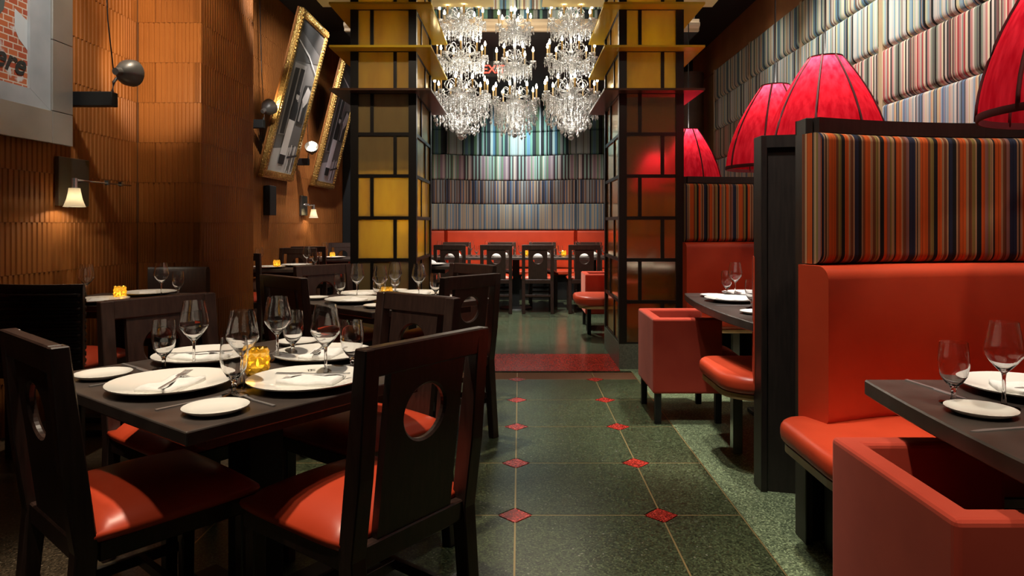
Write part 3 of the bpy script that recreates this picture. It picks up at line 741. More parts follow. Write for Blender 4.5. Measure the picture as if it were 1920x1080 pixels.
k_nap = [napkin_mesh(.105, .165, s) for s in (1, 2, 3)]
def fluffy_mesh():
    bm = bmesh.new(); prof = [(.075, 0), (.08, .012), (.07, .03), (.045, .045), (.02, .055), (0, .058)]
    add_lathe(bm, prof, 14)
    for v in bm.verts:
        a = math.atan2(v.co.y, v.co.x); f = 1 + .12*math.sin(a*5) ; v.co.x *= f*1.2; v.co.y *= f*.8; v.co.z *= 1 + .15*math.sin(a*3+1)
    return finish(bm, 'napkin', True)
k_fluff = fluffy_mesh()
def votive_mesh():
    bm = bmesh.new(); n = 14; rows = 7; ring = []
    for j in range(rows+1):
        z = .082*j/rows; base = .027 + .008*math.sin(PI*(.12+.8*j/rows))
        ring.append([bm.verts.new(((base + (.0035 if (i+j) % 2 else -.001))*math.cos(2*PI*i/n), (base + (.0035 if (i+j) % 2 else -.001))*math.sin(2*PI*i/n), z)) for i in range(n)])
    for j in range(rows):
        for i in range(n):
            a, b, c_, d = ring[j][i], ring[j][(i+1) % n], ring[j+1][(i+1) % n], ring[j+1][i]
            if (i+j) % 2: bm.faces.new((a, b, d)); bm.faces.new((b, c_, d))
            else: bm.faces.new((a, b, c_)); bm.faces.new((a, c_, d))
    bm.faces.new(ring[0]); return finish(bm, 'votive')
k_vot = votive_mesh()
k_wax = lathe([(0, .003), (.019, .003), (.019, .022), (0, .022)], 12)
k_fl = lathe([(0, 0), (.004, .004), (.0045, .010), (.002, .020), (0, .026)], 8)
def plate(x, y, z, label, group=None, bread=False):
    return tag(put('bread_plate' if bread else 'dinner_plate', k_bread if bread else k_plate, M['china'], None, (x, y, z)), label, 'plate', group)
def wine(x, y, z, label, group=None): return tag(put('wine_glass', k_wine, M['glass'], None, (x, y, z)), label, 'glass', group)
def goblet(x, y, z, label, group=None): return tag(put('water_goblet', k_gob, M['glass'], None, (x, y, z)), label, 'glass', group)
def knife(x, y, z, a, label, group=None): return tag(put('table_knife', k_knife, M['steel'], None, (x, y, z), (0, 0, a)), label, 'knife', group)
def fork(x, y, z, a, label, group=None): return tag(put('table_fork', k_fork, M['steel'], None, (x, y, z), (0, 0, a)), label, 'fork', group)
def napkin(x, y, z, a, label, v=0, group=None): return tag(put('folded_napkin', k_nap[v], M['linen'], None, (x, y, z), (0, 0, a)), label, 'napkin', group)
def votive(x, y, z, label, p=.5, group=None, lit=True):
    t = thing('candle_holder', label, 'candle holder', (x, y, z), 0, group)
    put('glass_cup', k_vot, M['amber_votive'], t); put('candle', k_wax, M['linen'], t); put('flame', k_fl, M['flame'], t, (0, 0, .024))
    if lit: point((x, y, z+.05), p, (1, .68, .28), .012)
    return t

# ------------------------------------------------------------------ tables
def square_table(label, x, y, half, ang, z=.75):
    t = thing('dining_table', label, 'table', (x, y, 0), ang)
    put('tabletop', bx(-half, half, -half, half, z-.034, z, .004, 2), M['table'], t)
    put('apron', bx(-half+.10, half-.10, -half+.10, half-.10, z-.085, z-.034), M['wood'], t)
    put('pedestal', bx(-.06, .06, -.06, .06, .03, z-.085, .004), M['black'], t)
    bm = bmesh.new(); add_box(bm, (0, 0, .0175), (.62, .09, .035), None, .005); add_box(bm, (0, 0, .0175), (.09, .62, .034), None, .005)
    put('base', finish(bm, 'base'), M['black'], t); return t
def seat_setting(cx, cy, z, f, where, rad=.25, glasses=True, pieces='pbfknwg', v=0, ppos=None, bpos=None):
    """place setting; f: facing angle of the sitter (towards the table centre)"""
    fx, fy = math.cos(f), math.sin(f); rx, ry = fy, -fx
    px, py = cx - fx*rad, cy - fy*rad
    if ppos: px, py = ppos
    at = lambda r, d: (px + rx*r + fx*d, py + ry*r + fy*d)
    if 'p' in pieces: plate(px, py, z, 'large white dinner plate at ' + where)
    if 'n' in pieces: napkin(*at(.01, -.005), z+.0062, f - PI/2 + .5, 'folded white napkin on the plate at ' + where, v)
    if 'b' in pieces: plate(*(bpos or at(-.31, -.06)), z, 'small white bread plate at ' + where, None, True)
    if 'f' in pieces: fork(*at(-.195, -.03), z, f - PI/2, 'steel fork beside the dinner plate at ' + where)
    if 'k' in pieces: knife(*at(.205, -.03), z, f - PI/2, 'steel knife beside the dinner plate at ' + where)
    if 'w' in pieces: wine(*at(-.15, .13), z, 'tall wine glass at ' + where)
    if 'g' in pieces: goblet(*at(-.215, .05), z, 'short water goblet at ' + where)
    if 'u' in pieces: fork(*at(.02, 0), z+.024, f - PI/2 + .75, 'steel fork lying on the napkin at ' + where)
    return px, py

A1 = math.atan2(-.6, .8); B1 = math.atan2(.8, .6)          # table axes: a points right and near, b right and far
# --- front table
C1 = (-.828, 2.145)
square_table('dark square table at front left, set for four with an amber candle', *C1, .455, A1)
a = Vector((.8, -.6)); b = Vector((.6, .8)); C = Vector(C1)
def rel(d, off=0): return C + d
for (x, y, ang, lab) in ((-1.040, 1.893, math.atan2(.762, .647), 'front left dining chair seen from behind, back cut by the left picture edge'),
                         (C.x + a.x*.49, C.y + a.y*.49, A1+PI, 'nearest dining chair at front centre, its round hole facing the aisle'),
                         (C.x - a.x*.47 + b.x*.05, C.y - a.y*.47 + b.y*.05, A1, 'dining chair behind the front table on its left, facing the aisle'),
                         (C.x + b.x*.44, C.y + b.y*.44, B1+PI, 'dining chair behind the front table on its right, brown back lit')):
    chair(lab, x, y, ang)
Z = .75
for (f, where, v, pp_, bp_) in ((B1, "the front table's near left seat", 0, (-.976, 1.916), (-1.249, 2.049)),
                      (A1+PI, "the front table's near right seat", 1, (-.608, 1.956), (-.745, 1.675)),
                      (A1, "the front table's far left seat", 2, (-1.067, 2.318), (-.849, 2.613)),
                      (B1+PI, "the front table's far right seat", 0, (-.675, 2.347), (-.42, 2.30))):
    seat_setting(*C1, Z, f, where, .25, pieces='pbfknu', v=v, ppos=pp_, bpos=bp_)
wine(-1.035, 2.17, Z, 'tall wine glass left of the front table, over the far left plate')
wine(-.783, 1.93, Z, 'tall wine glass just left of the amber candle on the front table')
wine(-.812, 2.29, Z, 'tall wine glass at the middle of the front table behind the amber candle')
wine(-.585, 2.06, Z, 'tall wine glass on the right of the front table before the far right plate')
goblet(-1.12, 2.15, Z, 'leftmost water goblet on the front table')
goblet(-.765, 1.83, Z, 'water goblet nearest the camera on the front table')
goblet(-.79, 2.38, Z, 'water goblet half hidden behind the middle wine glass on the front table')
goblet(-.525, 2.14, Z, 'rightmost water goblet on the front table')
votive(-.80, 2.085, Z, 'glowing amber candle holder in the middle of the front table', .12)
# black emblem on the rim of the near right plate
bm = bmesh.new()
for (ex, ey, sx, sy) in ((0, .010, .018, .003), (0, .003, .024, .003), (0, 0, .003, .026), (-.007, -.008, .003, .010), (.007, -.008, .010, .003), (.009, .006, .003, .008)):
    add_box(bm, (ex, ey, 0), (sx, sy, .0006))
em = finish(bm, 'emblem')
tilt = Matrix.Rotation(0, 3, 'Z')
last_plate = [o for o in col.objects if o.get('label') == "large white dinner plate at the front table's near right seat"][0]
for k_, o in enumerate([last_plate]):
    d = (-a*.75 + b*.65).normalized()
    put('printed_emblem', em, M['black'], o, (d.x*.130, d.y*.130, .0160), (0, -.0, math.atan2(d.y, d.x) - PI/2))
# --- second table
C2 = (-.81, 4.2); Cv = Vector(C2)
A2 = math.atan2(-.66, .75); B2 = A2 + PI/2
square_table('dark square table in the middle, second back from the camera', *C2, .46, A2)
a2 = Vector((math.cos(A2), math.sin(A2))); b2 = Vector((math.cos(B2), math.sin(B2)))
for (dv, dist, ang, lab) in ((-b2, .44, B2, 'dining chair on the near left of the second table, by the tiled pier'),
                             (a2, .47, A2+PI, 'black dining chair on the near right of the second table, by the aisle'),
                             (-a2, .45, A2, 'dining chair on the far left of the second table, before the amber column'),
                             (b2, .47, B2+PI, 'brown dining chair on the far right of the second table')):
    p = Cv + dv*dist; chair(lab, p.x, p.y, ang)
for (f, where, v) in ((B2, "the second table's near left seat", 0), (A2+PI, "the second table's near right seat", 1), (A2, "the second table's far left seat", 2), (B2+PI, "the second table's far right seat", 0)):
    seat_setting(*C2, Z, f, where, .25, pieces='pbknwg', v=v)
votive(-.80, 4.12, Z, 'amber candle holder in the middle of the second table', .12)
# --- table by the tiled left wall
square_table('dark table against the tiled left wall, under the sconce', -2.43, 4.2, .36, 0)
plain_chair('dark woven cane chair at the left picture edge, in front of the wall table', -2.46, 3.72, PI/2, 'wicker')
plain_chair('dark solid back chair against the tiled pier behind the wall table', -2.46, 4.72, -PI/2)
seat_setting(-2.47, 4.2, Z, PI/2, "the wall table's near seat", .20, pieces='pnw')
seat_setting(-2.40, 4.2, Z, -PI/2, "the wall table's far seat", .22, pieces='pnwg')
votive(-2.44, 4.17, Z, 'amber candle holder on the wall table under the sconce', .25)
# --- two tables behind the pier
square_table('dark table just behind the tiled pier on the left', -2.52, 7.28, .34, 0)
chair('dining chair mostly hidden by the tiled pier, near side of the table there', -2.665, 6.72, PI/2)
chair('black dining chair at the far side of the table behind the tiled pier', -2.58, 7.70, -PI/2)
chair('black dining chair under the wall sconce, backing towards the camera', -2.62, 8.74, PI/2)
seat_setting(-2.60, 7.25, Z, PI/2, "the near side of the table behind the pier", .17, pieces='pnwg')
seat_setting(-2.42, 7.25, Z, -PI/2, "the far side of the table behind the pier", .17, pieces='pnwg')
votive(-2.56, 7.20, Z, 'amber candle holder on the table behind the tiled pier', .2)
square_table('dark table at the far left end under the second painting', -2.52, 9.32, .34, 0)
chair('black dining chair at the far end of the table under the second painting', -2.62, 9.88, -PI/2)
seat_setting(-2.5, 9.32, Z, PI/2, "the table under the second painting", .17, pieces='pnwg')
votive(-2.52, 9.2, Z, 'amber candle holder on the table under the second painting', .2)

# --- long table in the far room
def long_table():
    t = thing('long_dining_table', 'long dark table across the far room in front of the red banquette', 'table', (-.05, 9.82, 0))
    put('tabletop', bx(-1.75, 1.75, -.36, .36, .71, .75, .004), M['table'], t)
    for x in (-1.1, 0, 1.1):
        put('pedestal', bx(x-.05, x+.05, -.05, .05, .03, .71), M['black'], t)
        put('base', lathe([(0, 0), (.24, 0), (.23, .015), (.06, .03), (0, .03)], 20), M['black'], t, (x, 0, 0))
long_table()
nth = ['first', 'second', 'third', 'fourth']
for i, px in enumerate((845, 931, 1008, 1094)):
    X = (px-974)*9.3/1280
    chair('dining chair on the near side of the long far table, %s from left' % nth[i], X, 9.42, PI/2, 'chairs along the near side of the long far table')
    X2 = (px - 974 + 10)*10.35/1280
    chair('dining chair on the far side of the long far table, %s from left' % nth[i], X2, 10.24, -PI/2, 'chairs along the far side of the long far table')
    w_ = 'the %s near seat from left of the long far table' % nth[i]
    tag(put('folded_napkin', k_fluff, M['linen'], None, (X+.02, 9.62, Z)), 'white napkin mound at ' + w_, 'napkin', 'napkins on the long far table')
    wine(X+.25, 9.72, Z, 'wine glass at ' + w_); goblet(X+.33, 9.66, Z, 'water goblet at ' + w_)
    w_ = 'the %s far seat from left of the long far table' % nth[i]
    tag(put('folded_napkin', k_fluff, M['linen'], None, (X2+.0, 10.02, Z)), 'white napkin mound at ' + w_, 'napkin', 'napkins on the long far table')
    wine(X2-.2, 9.93, Z, 'wine glass at ' + w_); goblet(X2-.28, 9.98, Z, 'water goblet at ' + w_)
for px, lb in ((986, 'left'), (1057, 'right')):
    votive((px-974)*9.8/1280, 9.8, Z, '%s one of two amber candle holders on the long far table' % lb, .25)
# banquette along the back wall
bq = thing('banquette', 'orange red leather banquette along the far striped wall', 'banquette', (0, 11.2, 0))
segs2 = [[(-1.25, 11.42), (-1.79, 11.42)], list(reversed(arc((-1.24, 11.42), (.95, 11.42), .30, 24))), [(1.74, 11.42), (.96, 11.42)]]
for sg in segs2:
    sg = [(x, y-11.2) for x, y in sg]
    put('leather_back', sweep(sg, puff(-.02, .10, .46, 1.10, .04, .03)), M['leather'], bq)
put('seat', bx(-1.79, 1.74, -.42, .12, .40, .47, .02, 3), M['leather'], bq)
put('base', bx(-1.79, 1.74, -.34, .14, 0, .40), M['black'], bq)
# side table and armchair glimpsed left of the far room
square_table('small dark table half hidden behind the left amber column', -1.05, 7.75, .33, 0)
seat_setting(-.98, 7.7, Z, PI/2, 'the small table behind the left amber column', .12, pieces='pg')
tag(put('folded_napkin', k_fluff, M['linen'], None, (-1.02, 7.62, Z+.006)), 'white napkin mound on the small table behind the left amber column', 'napkin')

# ------------------------------------------------------------------ booths
def rounded_end(xl, xr, y0, y1, r0, r1, n=8):
    """plan outline: straight right end, rounded left end"""
    pts = []
    for i in range(n+1):
        a_ = PI/2*i/n; pts.append((xl + r1 - r1*math.sin(a_), y1 - r1 + r1*math.cos(a_)))
    for i in range(n+1):
        a_ = PI/2*i/n; pts.append((xl + r0 - r0*math.cos(a_), y0 + r0 - r0*math.sin(a_)))
    pts += [(xr, y0), (xr, y1)]
    return pts
def bench(label, x0, x1, y, sag, side, seat, ledge, legs, plinth=None, wallonly=False):
    """side -1: sitter faces the camera (cushions on -Y side); +1 faces away"""
    t = thing('booth_bench', label, 'bench', (x0, y, 0)); s = side
    path = [(px-x0, py-y) for px, py in arc((x0, y), (x1, y), sag, 28)]     # left normal is +Y
    put('wood_shell', sweep(path, [(-.03, 0), (.03, 0), (.03, 1.56), (-.03, 1.56)], 0, False), M['post'], t)
    put('top_cap', sweep(path, [(-.045 if s > 0 else -.075, 1.555), (.075 if s > 0 else .045, 1.555), (.075 if s > 0 else .045, 1.61), (-.045 if s > 0 else -.075, 1.61)], 0, False), M['post'], t)
    put('end_post', bx(-.014, .014, -.05, .05, 0, 1.61, .003), M['post'], t)
    d0 = (Vector(path[0]) - Vector(path[1])).normalized()
    ext = lambda e: [(path[0][0] + d0.x*e, path[0][1] + d0.y*e)] + path
    put('striped_backrest', sweep(ext(.04 if s < 0 else 0), puff(s*.031, s*.125, 1.062, 1.548, .04, .03, 6), .1), ST['G'], t)
    put('leather_backrest', sweep(ext(.058 if s < 0 else .03), puff(s*.031, s*.175, .47, 1.058, .05, .05, 6)), M['leather'], t)
    xl, ya, yb = seat
    poly = [(px-x0, py-y) for px, py in rounded_end(xl, x1, min(ya, yb), max(ya, yb), .17, .10)]
    put('seat_cushion', prism(poly, .41, .495, 'z', .032, 4, True), M['leather'], t)
    poly2 = [(px-x0, py-y) for px, py in rounded_end(xl+.015, x1, min(ya, yb)+.015, max(ya, yb)-.015, .16, .09)]
    put('seat_board', prism(poly2, .383, .409), ledge, t)
    for lx, ly in legs: put('steel_leg', bx(lx-x0-.025, lx-x0+.025, ly-y-.025, ly-y+.025, 0, .383), M['chrome'], t)
    if plinth:
        xa, xb, y0_, y1_ = plinth; put('plinth', bx(xa-x0, xb-x0, y0_-y, y1_-y, 0, .383), M['black'], t)
    return t
BX1 = 2.80
bench('near booth bench, orange leather and striped back, facing the camera', 1.092, BX1, 2.62, .17, -1, (.95, 1.97, 2.57), M['brushed'], [], (1.13, BX1, 2.08, 2.53))
bench('middle booth bench seen end on, its seat jutting past the dark partition', 1.105, BX1, 3.13, -.13, 1, (.962, 3.16, 3.74), M['ledgewood'], [(1.15, 3.62)], (1.35, BX1, 3.2, 3.5))
bench('bench against the striped partition at the far side of the middle booth', 1.395, BX1, 5.80, .08, -1, (1.40, 5.15, 5.74), M['ledgewood'], [(1.66, 5.25)], (1.9, BX1, 5.3, 5.7))
# seat end glimpsed beyond the right column
bb = thing('booth_bench', 'round ended red bench glimpsed left of the right glass column', 'bench', (.6, 7.05, 0))
pl = [(x-.6, y-7.05) for x, y in rounded_end(.585, 2.7, 7.02, 7.6, .17, .12)]
put('seat_cushion', prism(pl, .36, .46, 'z', .035, 4, True), M['leather'], bb)
pl = [(x-.6, y-7.05) for x, y in rounded_end(.63, 2.7, 7.04, 7.58, .16, .11)]
put('seat_board', prism(pl, .33, .359), M['ledgewood'], bb)
put('leg', prism([(-.018, 0), (.018, 0), (.026, .33), (-.026, .33)], -.02, .02, 'x'), M['black'], bb, (.165, .45, 0))
put('leg', prism([(-.018, 0), (.018, 0), (.026, .33), (-.026, .33)], -.02, .02, 'x'), M['black'], bb, (1.6, .45, 0))
put('backrest', bx(.95, 2.1, .02, .13, .46, 1.05, .03, 3), M['leather'], bb)
# armchairs
def armchair(label, x, y, rz=0, depth=.42):
    """faces +X; origin at outer back corner mid"""
    t = thing('armchair', label, 'armchair', (x, y, 0), rz); hw = .262; th = .062
    U = [(0, -hw), (depth, -hw), (depth, -hw+th), (th, -hw+th), (th, hw-th), (depth, hw-th), (depth, hw), (0, hw)]
    put('upholstered_shell', prism(U, .185, .64, 'z', .014, 3), M['velvet'], t)
    put('seat_base', bx(th, depth+.05, -hw+th+.002, hw-th-.002, .19, .34, .01, 2), M['velvet'], t)
    put('seat_cushion', cushion_mesh(.52, 2*(hw-th)-.006, 0, .07, .04), M['velvet'], t, (th+.265, 0, .341))
    lg = prism([(-.014, 0), (.014, 0), (.022, .185), (-.022, .185)], -.018, .018, 'x')
    for lx in (.035, depth-.02):
        for ly in (-hw+.035, hw-.035): put('leg', lg, M['black'], t, (lx, ly, 0))
    return t
armchair('orange red velvet armchair at lower right, cut by the picture edge', .838, 1.575, 0, .43)
armchair('red velvet armchair beside the aisle at the middle booth', .805, 4.375)
armchair('red velvet armchair in the far room right of the long table', .745, 8.0)
# booth tables
def booth_table(label, xl, xr, y0, y1, bow, feet):
    t = thing('booth_table', label, 'table', ((xl+xr)/2, (y0+y1)/2, 0)); ox, oy = (xl+xr)/2, (y0+y1)/2
    left = arc((xl, y0), (xl, y1), bow, 16)
    pts = [(x-ox, y-oy) for x, y in left] + [(xr-ox, y1-oy), (xr-ox, y0-oy)]
    put('tabletop', prism(pts, .705, .75, 'z', .004, 1), M['table'], t)
    for yy in feet:
        put('pedestal', bx(-.1, 0, yy-oy-.04, yy-oy+.04, .03, .705), M['black'], t); put('base', bx(-.28, .18, yy-oy-.06, yy-oy+.06, 0, .03, .005), M['black'], t)
booth_table('dark table of the near booth at right, cut by the picture edge', 1.02, 2.2, .62, 2.02, .045, (.95, 1.65))
booth_table('dark bow ended table of the middle booth', 1.10, 2.4, 3.12, 4.55, .06, (3.92, 4.35))
plate(1.385, 1.86, Z, 'large white dinner plate on the near booth table, behind the wine glass')
napkin(1.39, 1.86, Z+.0062, 1.2, 'folded white napkin on the rear dinner plate of the near booth table')
knife(1.43, 1.80, Z+.024, 1.45, 'steel knife lying across the rear dinner plate of the near booth table')
plate(1.305, 1.46, Z, 'dinner plate at the right picture edge on the near booth table')
plate(1.118, 1.655, Z, 'small bread plate on the near booth table below the goblet', None, True)
goblet(1.113, 1.75, Z, 'water goblet at the left of the near booth table')
wine(1.21, 1.705, Z, 'wine glass on the near booth table, at the right picture edge')
knife(1.155, 1.90, Z, 3.3, 'steel knife left of the rear plate on the near booth table')
knife(1.11, 1.53, Z, 1.75, 'steel knife end by the right edge plate on the near booth table')
plate(1.27, 4.06, Z, 'near dinner plate on the middle booth table')
napkin(1.27, 4.06, Z+.0062, .8, 'folded white napkin on the near plate of the middle booth table', 1)
plate(1.47, 4.38, Z, 'far dinner plate on the middle booth table behind the glasses')
napkin(1.47, 4.38, Z+.0062, 1.4, 'folded white napkin on the far plate of the middle booth table', 2)
plate(1.22, 4.31, Z, 'bread plate at the left corner of the middle booth table', None, True)
plate(1.21, 3.50, Z, 'bread plate beside the partition on the middle booth table', None, True)
goblet(1.345, 4.43, Z, 'water goblet left of the wine glass on the middle booth table')
wine(1.378, 4.36, Z, 'tall wine glass on the middle booth table')
goblet(1.265, 3.72, Z, 'water goblet beside the partition on the middle booth table')
knife(1.22, 3.83, Z, 1.4, 'steel knife in front of the near plate on the middle booth table')

# ------------------------------------------------------------------ red pendant lamps
def pendant(label, x, y, zb, power):
    Hh = .60; Rr = .345; t = thing('pendant_lamp', label, 'lamp', (x, y, zb), R(12), 'red silk pendant lamps')
    prof = []
    for i in range(13):
        f = i/12; prof.append((.095 + (Rr-.095)*math.sin(min(1, (1-f))*PI/2)**.92 if f < 1 else .095, Hh*f))
    prof = [(.095 + (Rr-.095)*(1 - (z/Hh)**1.75), z) for r, z in prof]
    bm = bmesh.new(); add_lathe(bm, prof, 40); put('lamp_shade', finish(bm, 'shade', True), M['shade_red'], t)
    for i in range(8):
        a_ = 2*PI*i/8
        put('shade_rib', tube([(r*1.006*math.cos(a_), r*1.006*math.sin(a_), z) for r, z in prof], .0075, 5), M['shade_rib'], t)
    put('rim_band', lathe([(Rr+.002, -.006), (Rr+.005, -.002), (Rr+.004, .018), (Rr-.004, .018), (Rr-.004, -.006)], 40, close=True), M['shade_rib'], t)
    put('top_ring', lathe([(.06, Hh-.004), (.10, Hh-.004), (.10, Hh+.006), (.06, Hh+.006)], 24, close=True), M['shade_rib'], t)
    put('bulb', lathe([(0, 0), (.03, .015), (.035, .04), (.018, .08), (0, .09)], 12), M['lens'], t, (0, 0, .32))
    put('socket', lathe([(0, .39), (.02, .39), (.02, .50), (.006, .52), (.006, Hh), (0, Hh)], 10), M['black'], t)
    put('cord', tube([(0, 0, Hh-.01), (0, 0, H-zb-.004)], .005, 6), M['black'], t)
    point((x, y, zb+.545), power*.60, (1, .88, .78), .045)
for lb, x, y, zb, p in (('red pendant lamp at the right picture edge over the near booth', 1.855, 2.15, 1.56, 20),
                        ('largest red pendant lamp, rising behind the dark partition', 1.852, 4.136, 1.615, 20),
                        ('second red pendant lamp, half hidden behind the largest one', 1.862, 4.97, 1.615, 20),
                        ('small far red pendant lamp beside the right glass column', 1.80, 7.27, 1.615, 18)):
    pendant(lb, x, y, zb, p)

# ------------------------------------------------------------------ left wall pieces
def word(name, body, size, m, parent, shear=0, offset=0, extrude=0, align='LEFT'):
    f = bpy.data.curves.new(name, 'FONT'); f.body = body; f.size = size; f.shear = shear; f.offset = offset; f.extrude = extrude; f.align_x = align
    tmp = bpy.data.objects.new(name + '_curve', f); me = bpy.data.meshes.new_from_object(tmp); bpy.data.objects.remove(tmp); bpy.data.curves.remove(f)
    me.materials.clear(); return put(name, me, m, parent)
def wall_frame():
    """big steel framed brick print; its near edge lies outside the frame"""
    t = thing('framed_print', 'huge steel framed print of a brick wall at upper left', 'picture', (WX, 0, 0))
    x = .13; y1 = 4.25; y0 = 2.2; zb = 1.69; zt = 3.75
    put('backing', bx(0.002, x-.036, y0, y1-.02, zb+.02, zt), M['black'], t)
    put('backing', bx(.05, x-.021, y1-.08, y1-.02, zb+.02, zt), M['black'], t)
    ow = .185; lw = .17
    # vertical outer strip on the right end, split into panels
    zz = [zb, zb+.195, 2.31, 2.95, zt]
    for i in range(4): put('steel_panel', bx(x-.02, x, y1-ow+.002, y1, zz[i]+.002, zz[i+1]-.002, .002), M['brushed'], t)
    yy = [y0, 2.9, 3.48, y1-ow]
    for i in range(3): put('steel_panel', bx(x-.02, x, yy[i]+.002, yy[i+1]-.002, zb+.002, zb+.195-.002, .002), M['brushed'], t)
    iy = y1-ow; iz = zb+.195
    put('liner_strip', prism([(iy, iz), (iy, zt), (iy-lw, zt), (iy-lw, iz+.10)], x-.03, x-.012, 'x'), M['liner'], t)
    put('liner_strip', prism([(iy-.002, iz), (iy-lw, iz+.098), (y0, iz+.098), (y0, iz)], x-.03, x-.012, 'x'), M['liner'], t)
    m = mat('brick_print', (.4, .1, .05), .6)
    tc = nd(m, 'ShaderNodeTexCoord'); br = nd(m, 'ShaderNodeTexBrick'); sx = nd(m, 'ShaderNodeSeparateXYZ'); cx = nd(m, 'ShaderNodeCombineXYZ')
    lk(m, tc.outputs['Object'], sx.inputs[0]); lk(m, sx.outputs[1], cx.inputs[0]); lk(m, sx.outputs[2], cx.inputs[1]); lk(m, cx.outputs[0], br.inputs['Vector'])
    br.inputs['Color1'].default_value = (.40, .075, .035, 1); br.inputs['Color2'].default_value = (.52, .14, .05, 1); br.inputs['Mortar'].default_value = (.62, .52, .42, 1)
    br.inputs['Scale'].default_value = 7; br.inputs['Mortar Size'].default_value = .025
    ns = nd(m, 'ShaderNodeTexNoise'); ns.inputs['Scale'].default_value = 9; ns.inputs['Detail'].default_value = 6
    lk(m, tc.outputs['Object'], ns.inputs['Vector']); rr = nd(m, 'ShaderNodeValToRGB'); rr.color_ramp.elements[0].position = .60; rr.color_ramp.elements[1].position = .66
    mx = nd(m, 'ShaderNodeMix'); mx.data_type = 'RGBA'; lk(m, ns.outputs['Fac'], rr.inputs[0]); lk(m, rr.outputs[0], mx.inputs['Factor'])
    lk(m, br.outputs[0], mx.inputs['A']); mx.inputs['B'].default_value = (.62, .60, .58, 1); lk(m, mx.outputs['Result'], bsdf(m).inputs['Base Color'])
    put('print', bx(x-.032, x-.028, y0, iy-lw+.002, iz+.09, zt), m, t)
    px = x-.027
    e = iy-lw
    white = mat('print_white', (.60, .63, .64), .6); dark = mat('print_dark', (.03, .03, .028), .6); green = mat('print_green', (.16, .30, .16), .6)
    put('printed_patch', prism([(e-.10, 2.41), (e-.002, 2.37), (e-.002, 2.20), (e-.07, 2.25), (e-.10, 2.30)], px, px+.0008, 'x'), white, t)
    put('printed_patch', prism([(e-.155, 3.4), (e-.16, 2.50), (e-.18, 2.38), (e-.24, 2.30), (e-.5, 2.26), (e-.5, 3.4)], px, px+.0008, 'x'), mat('print_grey', (.10, .11, .10), .6), t)
    put('printed_patch', prism([(e-.20, 3.4), (e-.215, 2.48), (e-.245, 2.39), (e-.5, 2.36), (e-.5, 3.4)], px+.001, px+.0016, 'x'), green, t)
    o = word('printed_word', 'Here', .17, dark, t, .35, .004)
    o.location = (px+.002, e-.385, iz+.20); o.rotation_euler = (PI/2, 0, PI/2); o.rotation_euler.rotate_axis('Z', -.10)
wall_frame()
def arm_spot(label, y, z, hx=.42, dirn=(-.1, -.8, .2), arm=True, s=1, power=20, tgt=None):
    t = thing('picture_spotlight', label, 'lamp', (WX, y, z))
    put('arm_box', bx(0.002, hx*.82, -.035, .035, -.045, .045, .004), M['black'], t)
    put('bracket', tube([(hx*.78, 0, .045), (hx*.80, 0, .11), (hx*.88, 0, .15)], .010, 8), M['chrome'], t)
    d = Vector(dirn).normalized(); q = d.to_track_quat('Z', 'Y').to_euler()
    put('lamp_head', lathe([(.0, -.10), (.022, -.10), (.026, -.06), (.045, -.05), (.080, .0), (.086, .05), (.082, .052), (.05, .01), (0, .0)], 20), M['head'], t, (hx, 0, .17), q)
    put('lens', lathe([(0, .004), (.05, .012), (.045, .02), (0, .026)], 16), M['lens'], t, (hx, 0, .17), q)
    put('cable', tube([(hx*.8, 0, .17), (hx*.74, -.02, .5), (hx*.64, -.05, H-z-.005)], .004, 5), M['black'], t)
    if tgt:
        p = Vector((WX+hx, y, z+.17)) + d*.06; spot(tuple(p), tgt, power, 80, .6, (1, .80, .55), .03)
arm_spot('grey spotlight on a black arm beside the steel framed print', 4.33, 2.0, .42, (.15, .9, .12), tgt=(-2.7, 5.2, 2.35), power=26)
arm_spot('spotlight on a black arm at the left of the first painting', 7.30, 2.28, .22, (.3, .8, .5), tgt=(-2.6, 8.0, 2.9), power=14)
arm_spot('spotlight on a black arm between the two paintings', 8.90, 2.02, .20, (.2, -.8, .5), tgt=(-2.55, 9.7, 2.7), power=18)
def sconce(label, y, z, s=1.0, off=-.14, rod=.62):
    t = thing('wall_sconce', label, 'lamp', (WX, y, z))
    put('back_plate', bx(0.002, .03, -.15*s, .15*s, -.16*s, .15*s, .003), M['plate_metal'], t)
    put('arm', tube([(.03, 0, .0), (.12, 0, .0), (.12, off, 0)], .008, 6), M['chrome'], t)
    put('swing_rod', tube([(.12, off, 0), (.12, off+rod*s, .0)], .006, 6), M['chrome'], t)
    for q in (.55, .8): put('rod_clamp', bx(.108, .132, off+rod*s*q-.01, off+rod*s*q+.01, -.012, .02), M['chrome'], t)
    put('collar', lathe([(.012, -.05), (.018, -.05), (.018, .012), (0, .012)], 12), M['chrome'], t, (.12, off, 0))
    put('glass_shade', lathe([(.032, 0), (.036, -.03), (.044, -.07), (.060, -.115), (.064, -.118), (.058, -.112), (.041, -.07), (.033, -.03), (.029, 0)], 20), M['opal'], t, (.12, off, -.05))
    put('bulb', lathe([(0, -.09), (.016, -.08), (.018, -.06), (.01, -.03), (0, -.02)], 10), M['lens'], t, (.12, off, -.05))
    point((WX+.12, y+off, z-.13), 6, (1, .86, .66), .02)
sconce('lit opal glass wall sconce under the steel framed print', 4.42, 1.485, 1.0)
sconce('lit opal glass wall sconce below the spotlight between the paintings', 9.15, 1.46, .85, .10, -.5)
tag(put('wall_speaker', bx(0.002, .08, -.10, .10, -.17, .17, .006), M['black'], None, (WX, 7.85, 1.48)), 'small black box on the tiled wall under the first painting', 'box')
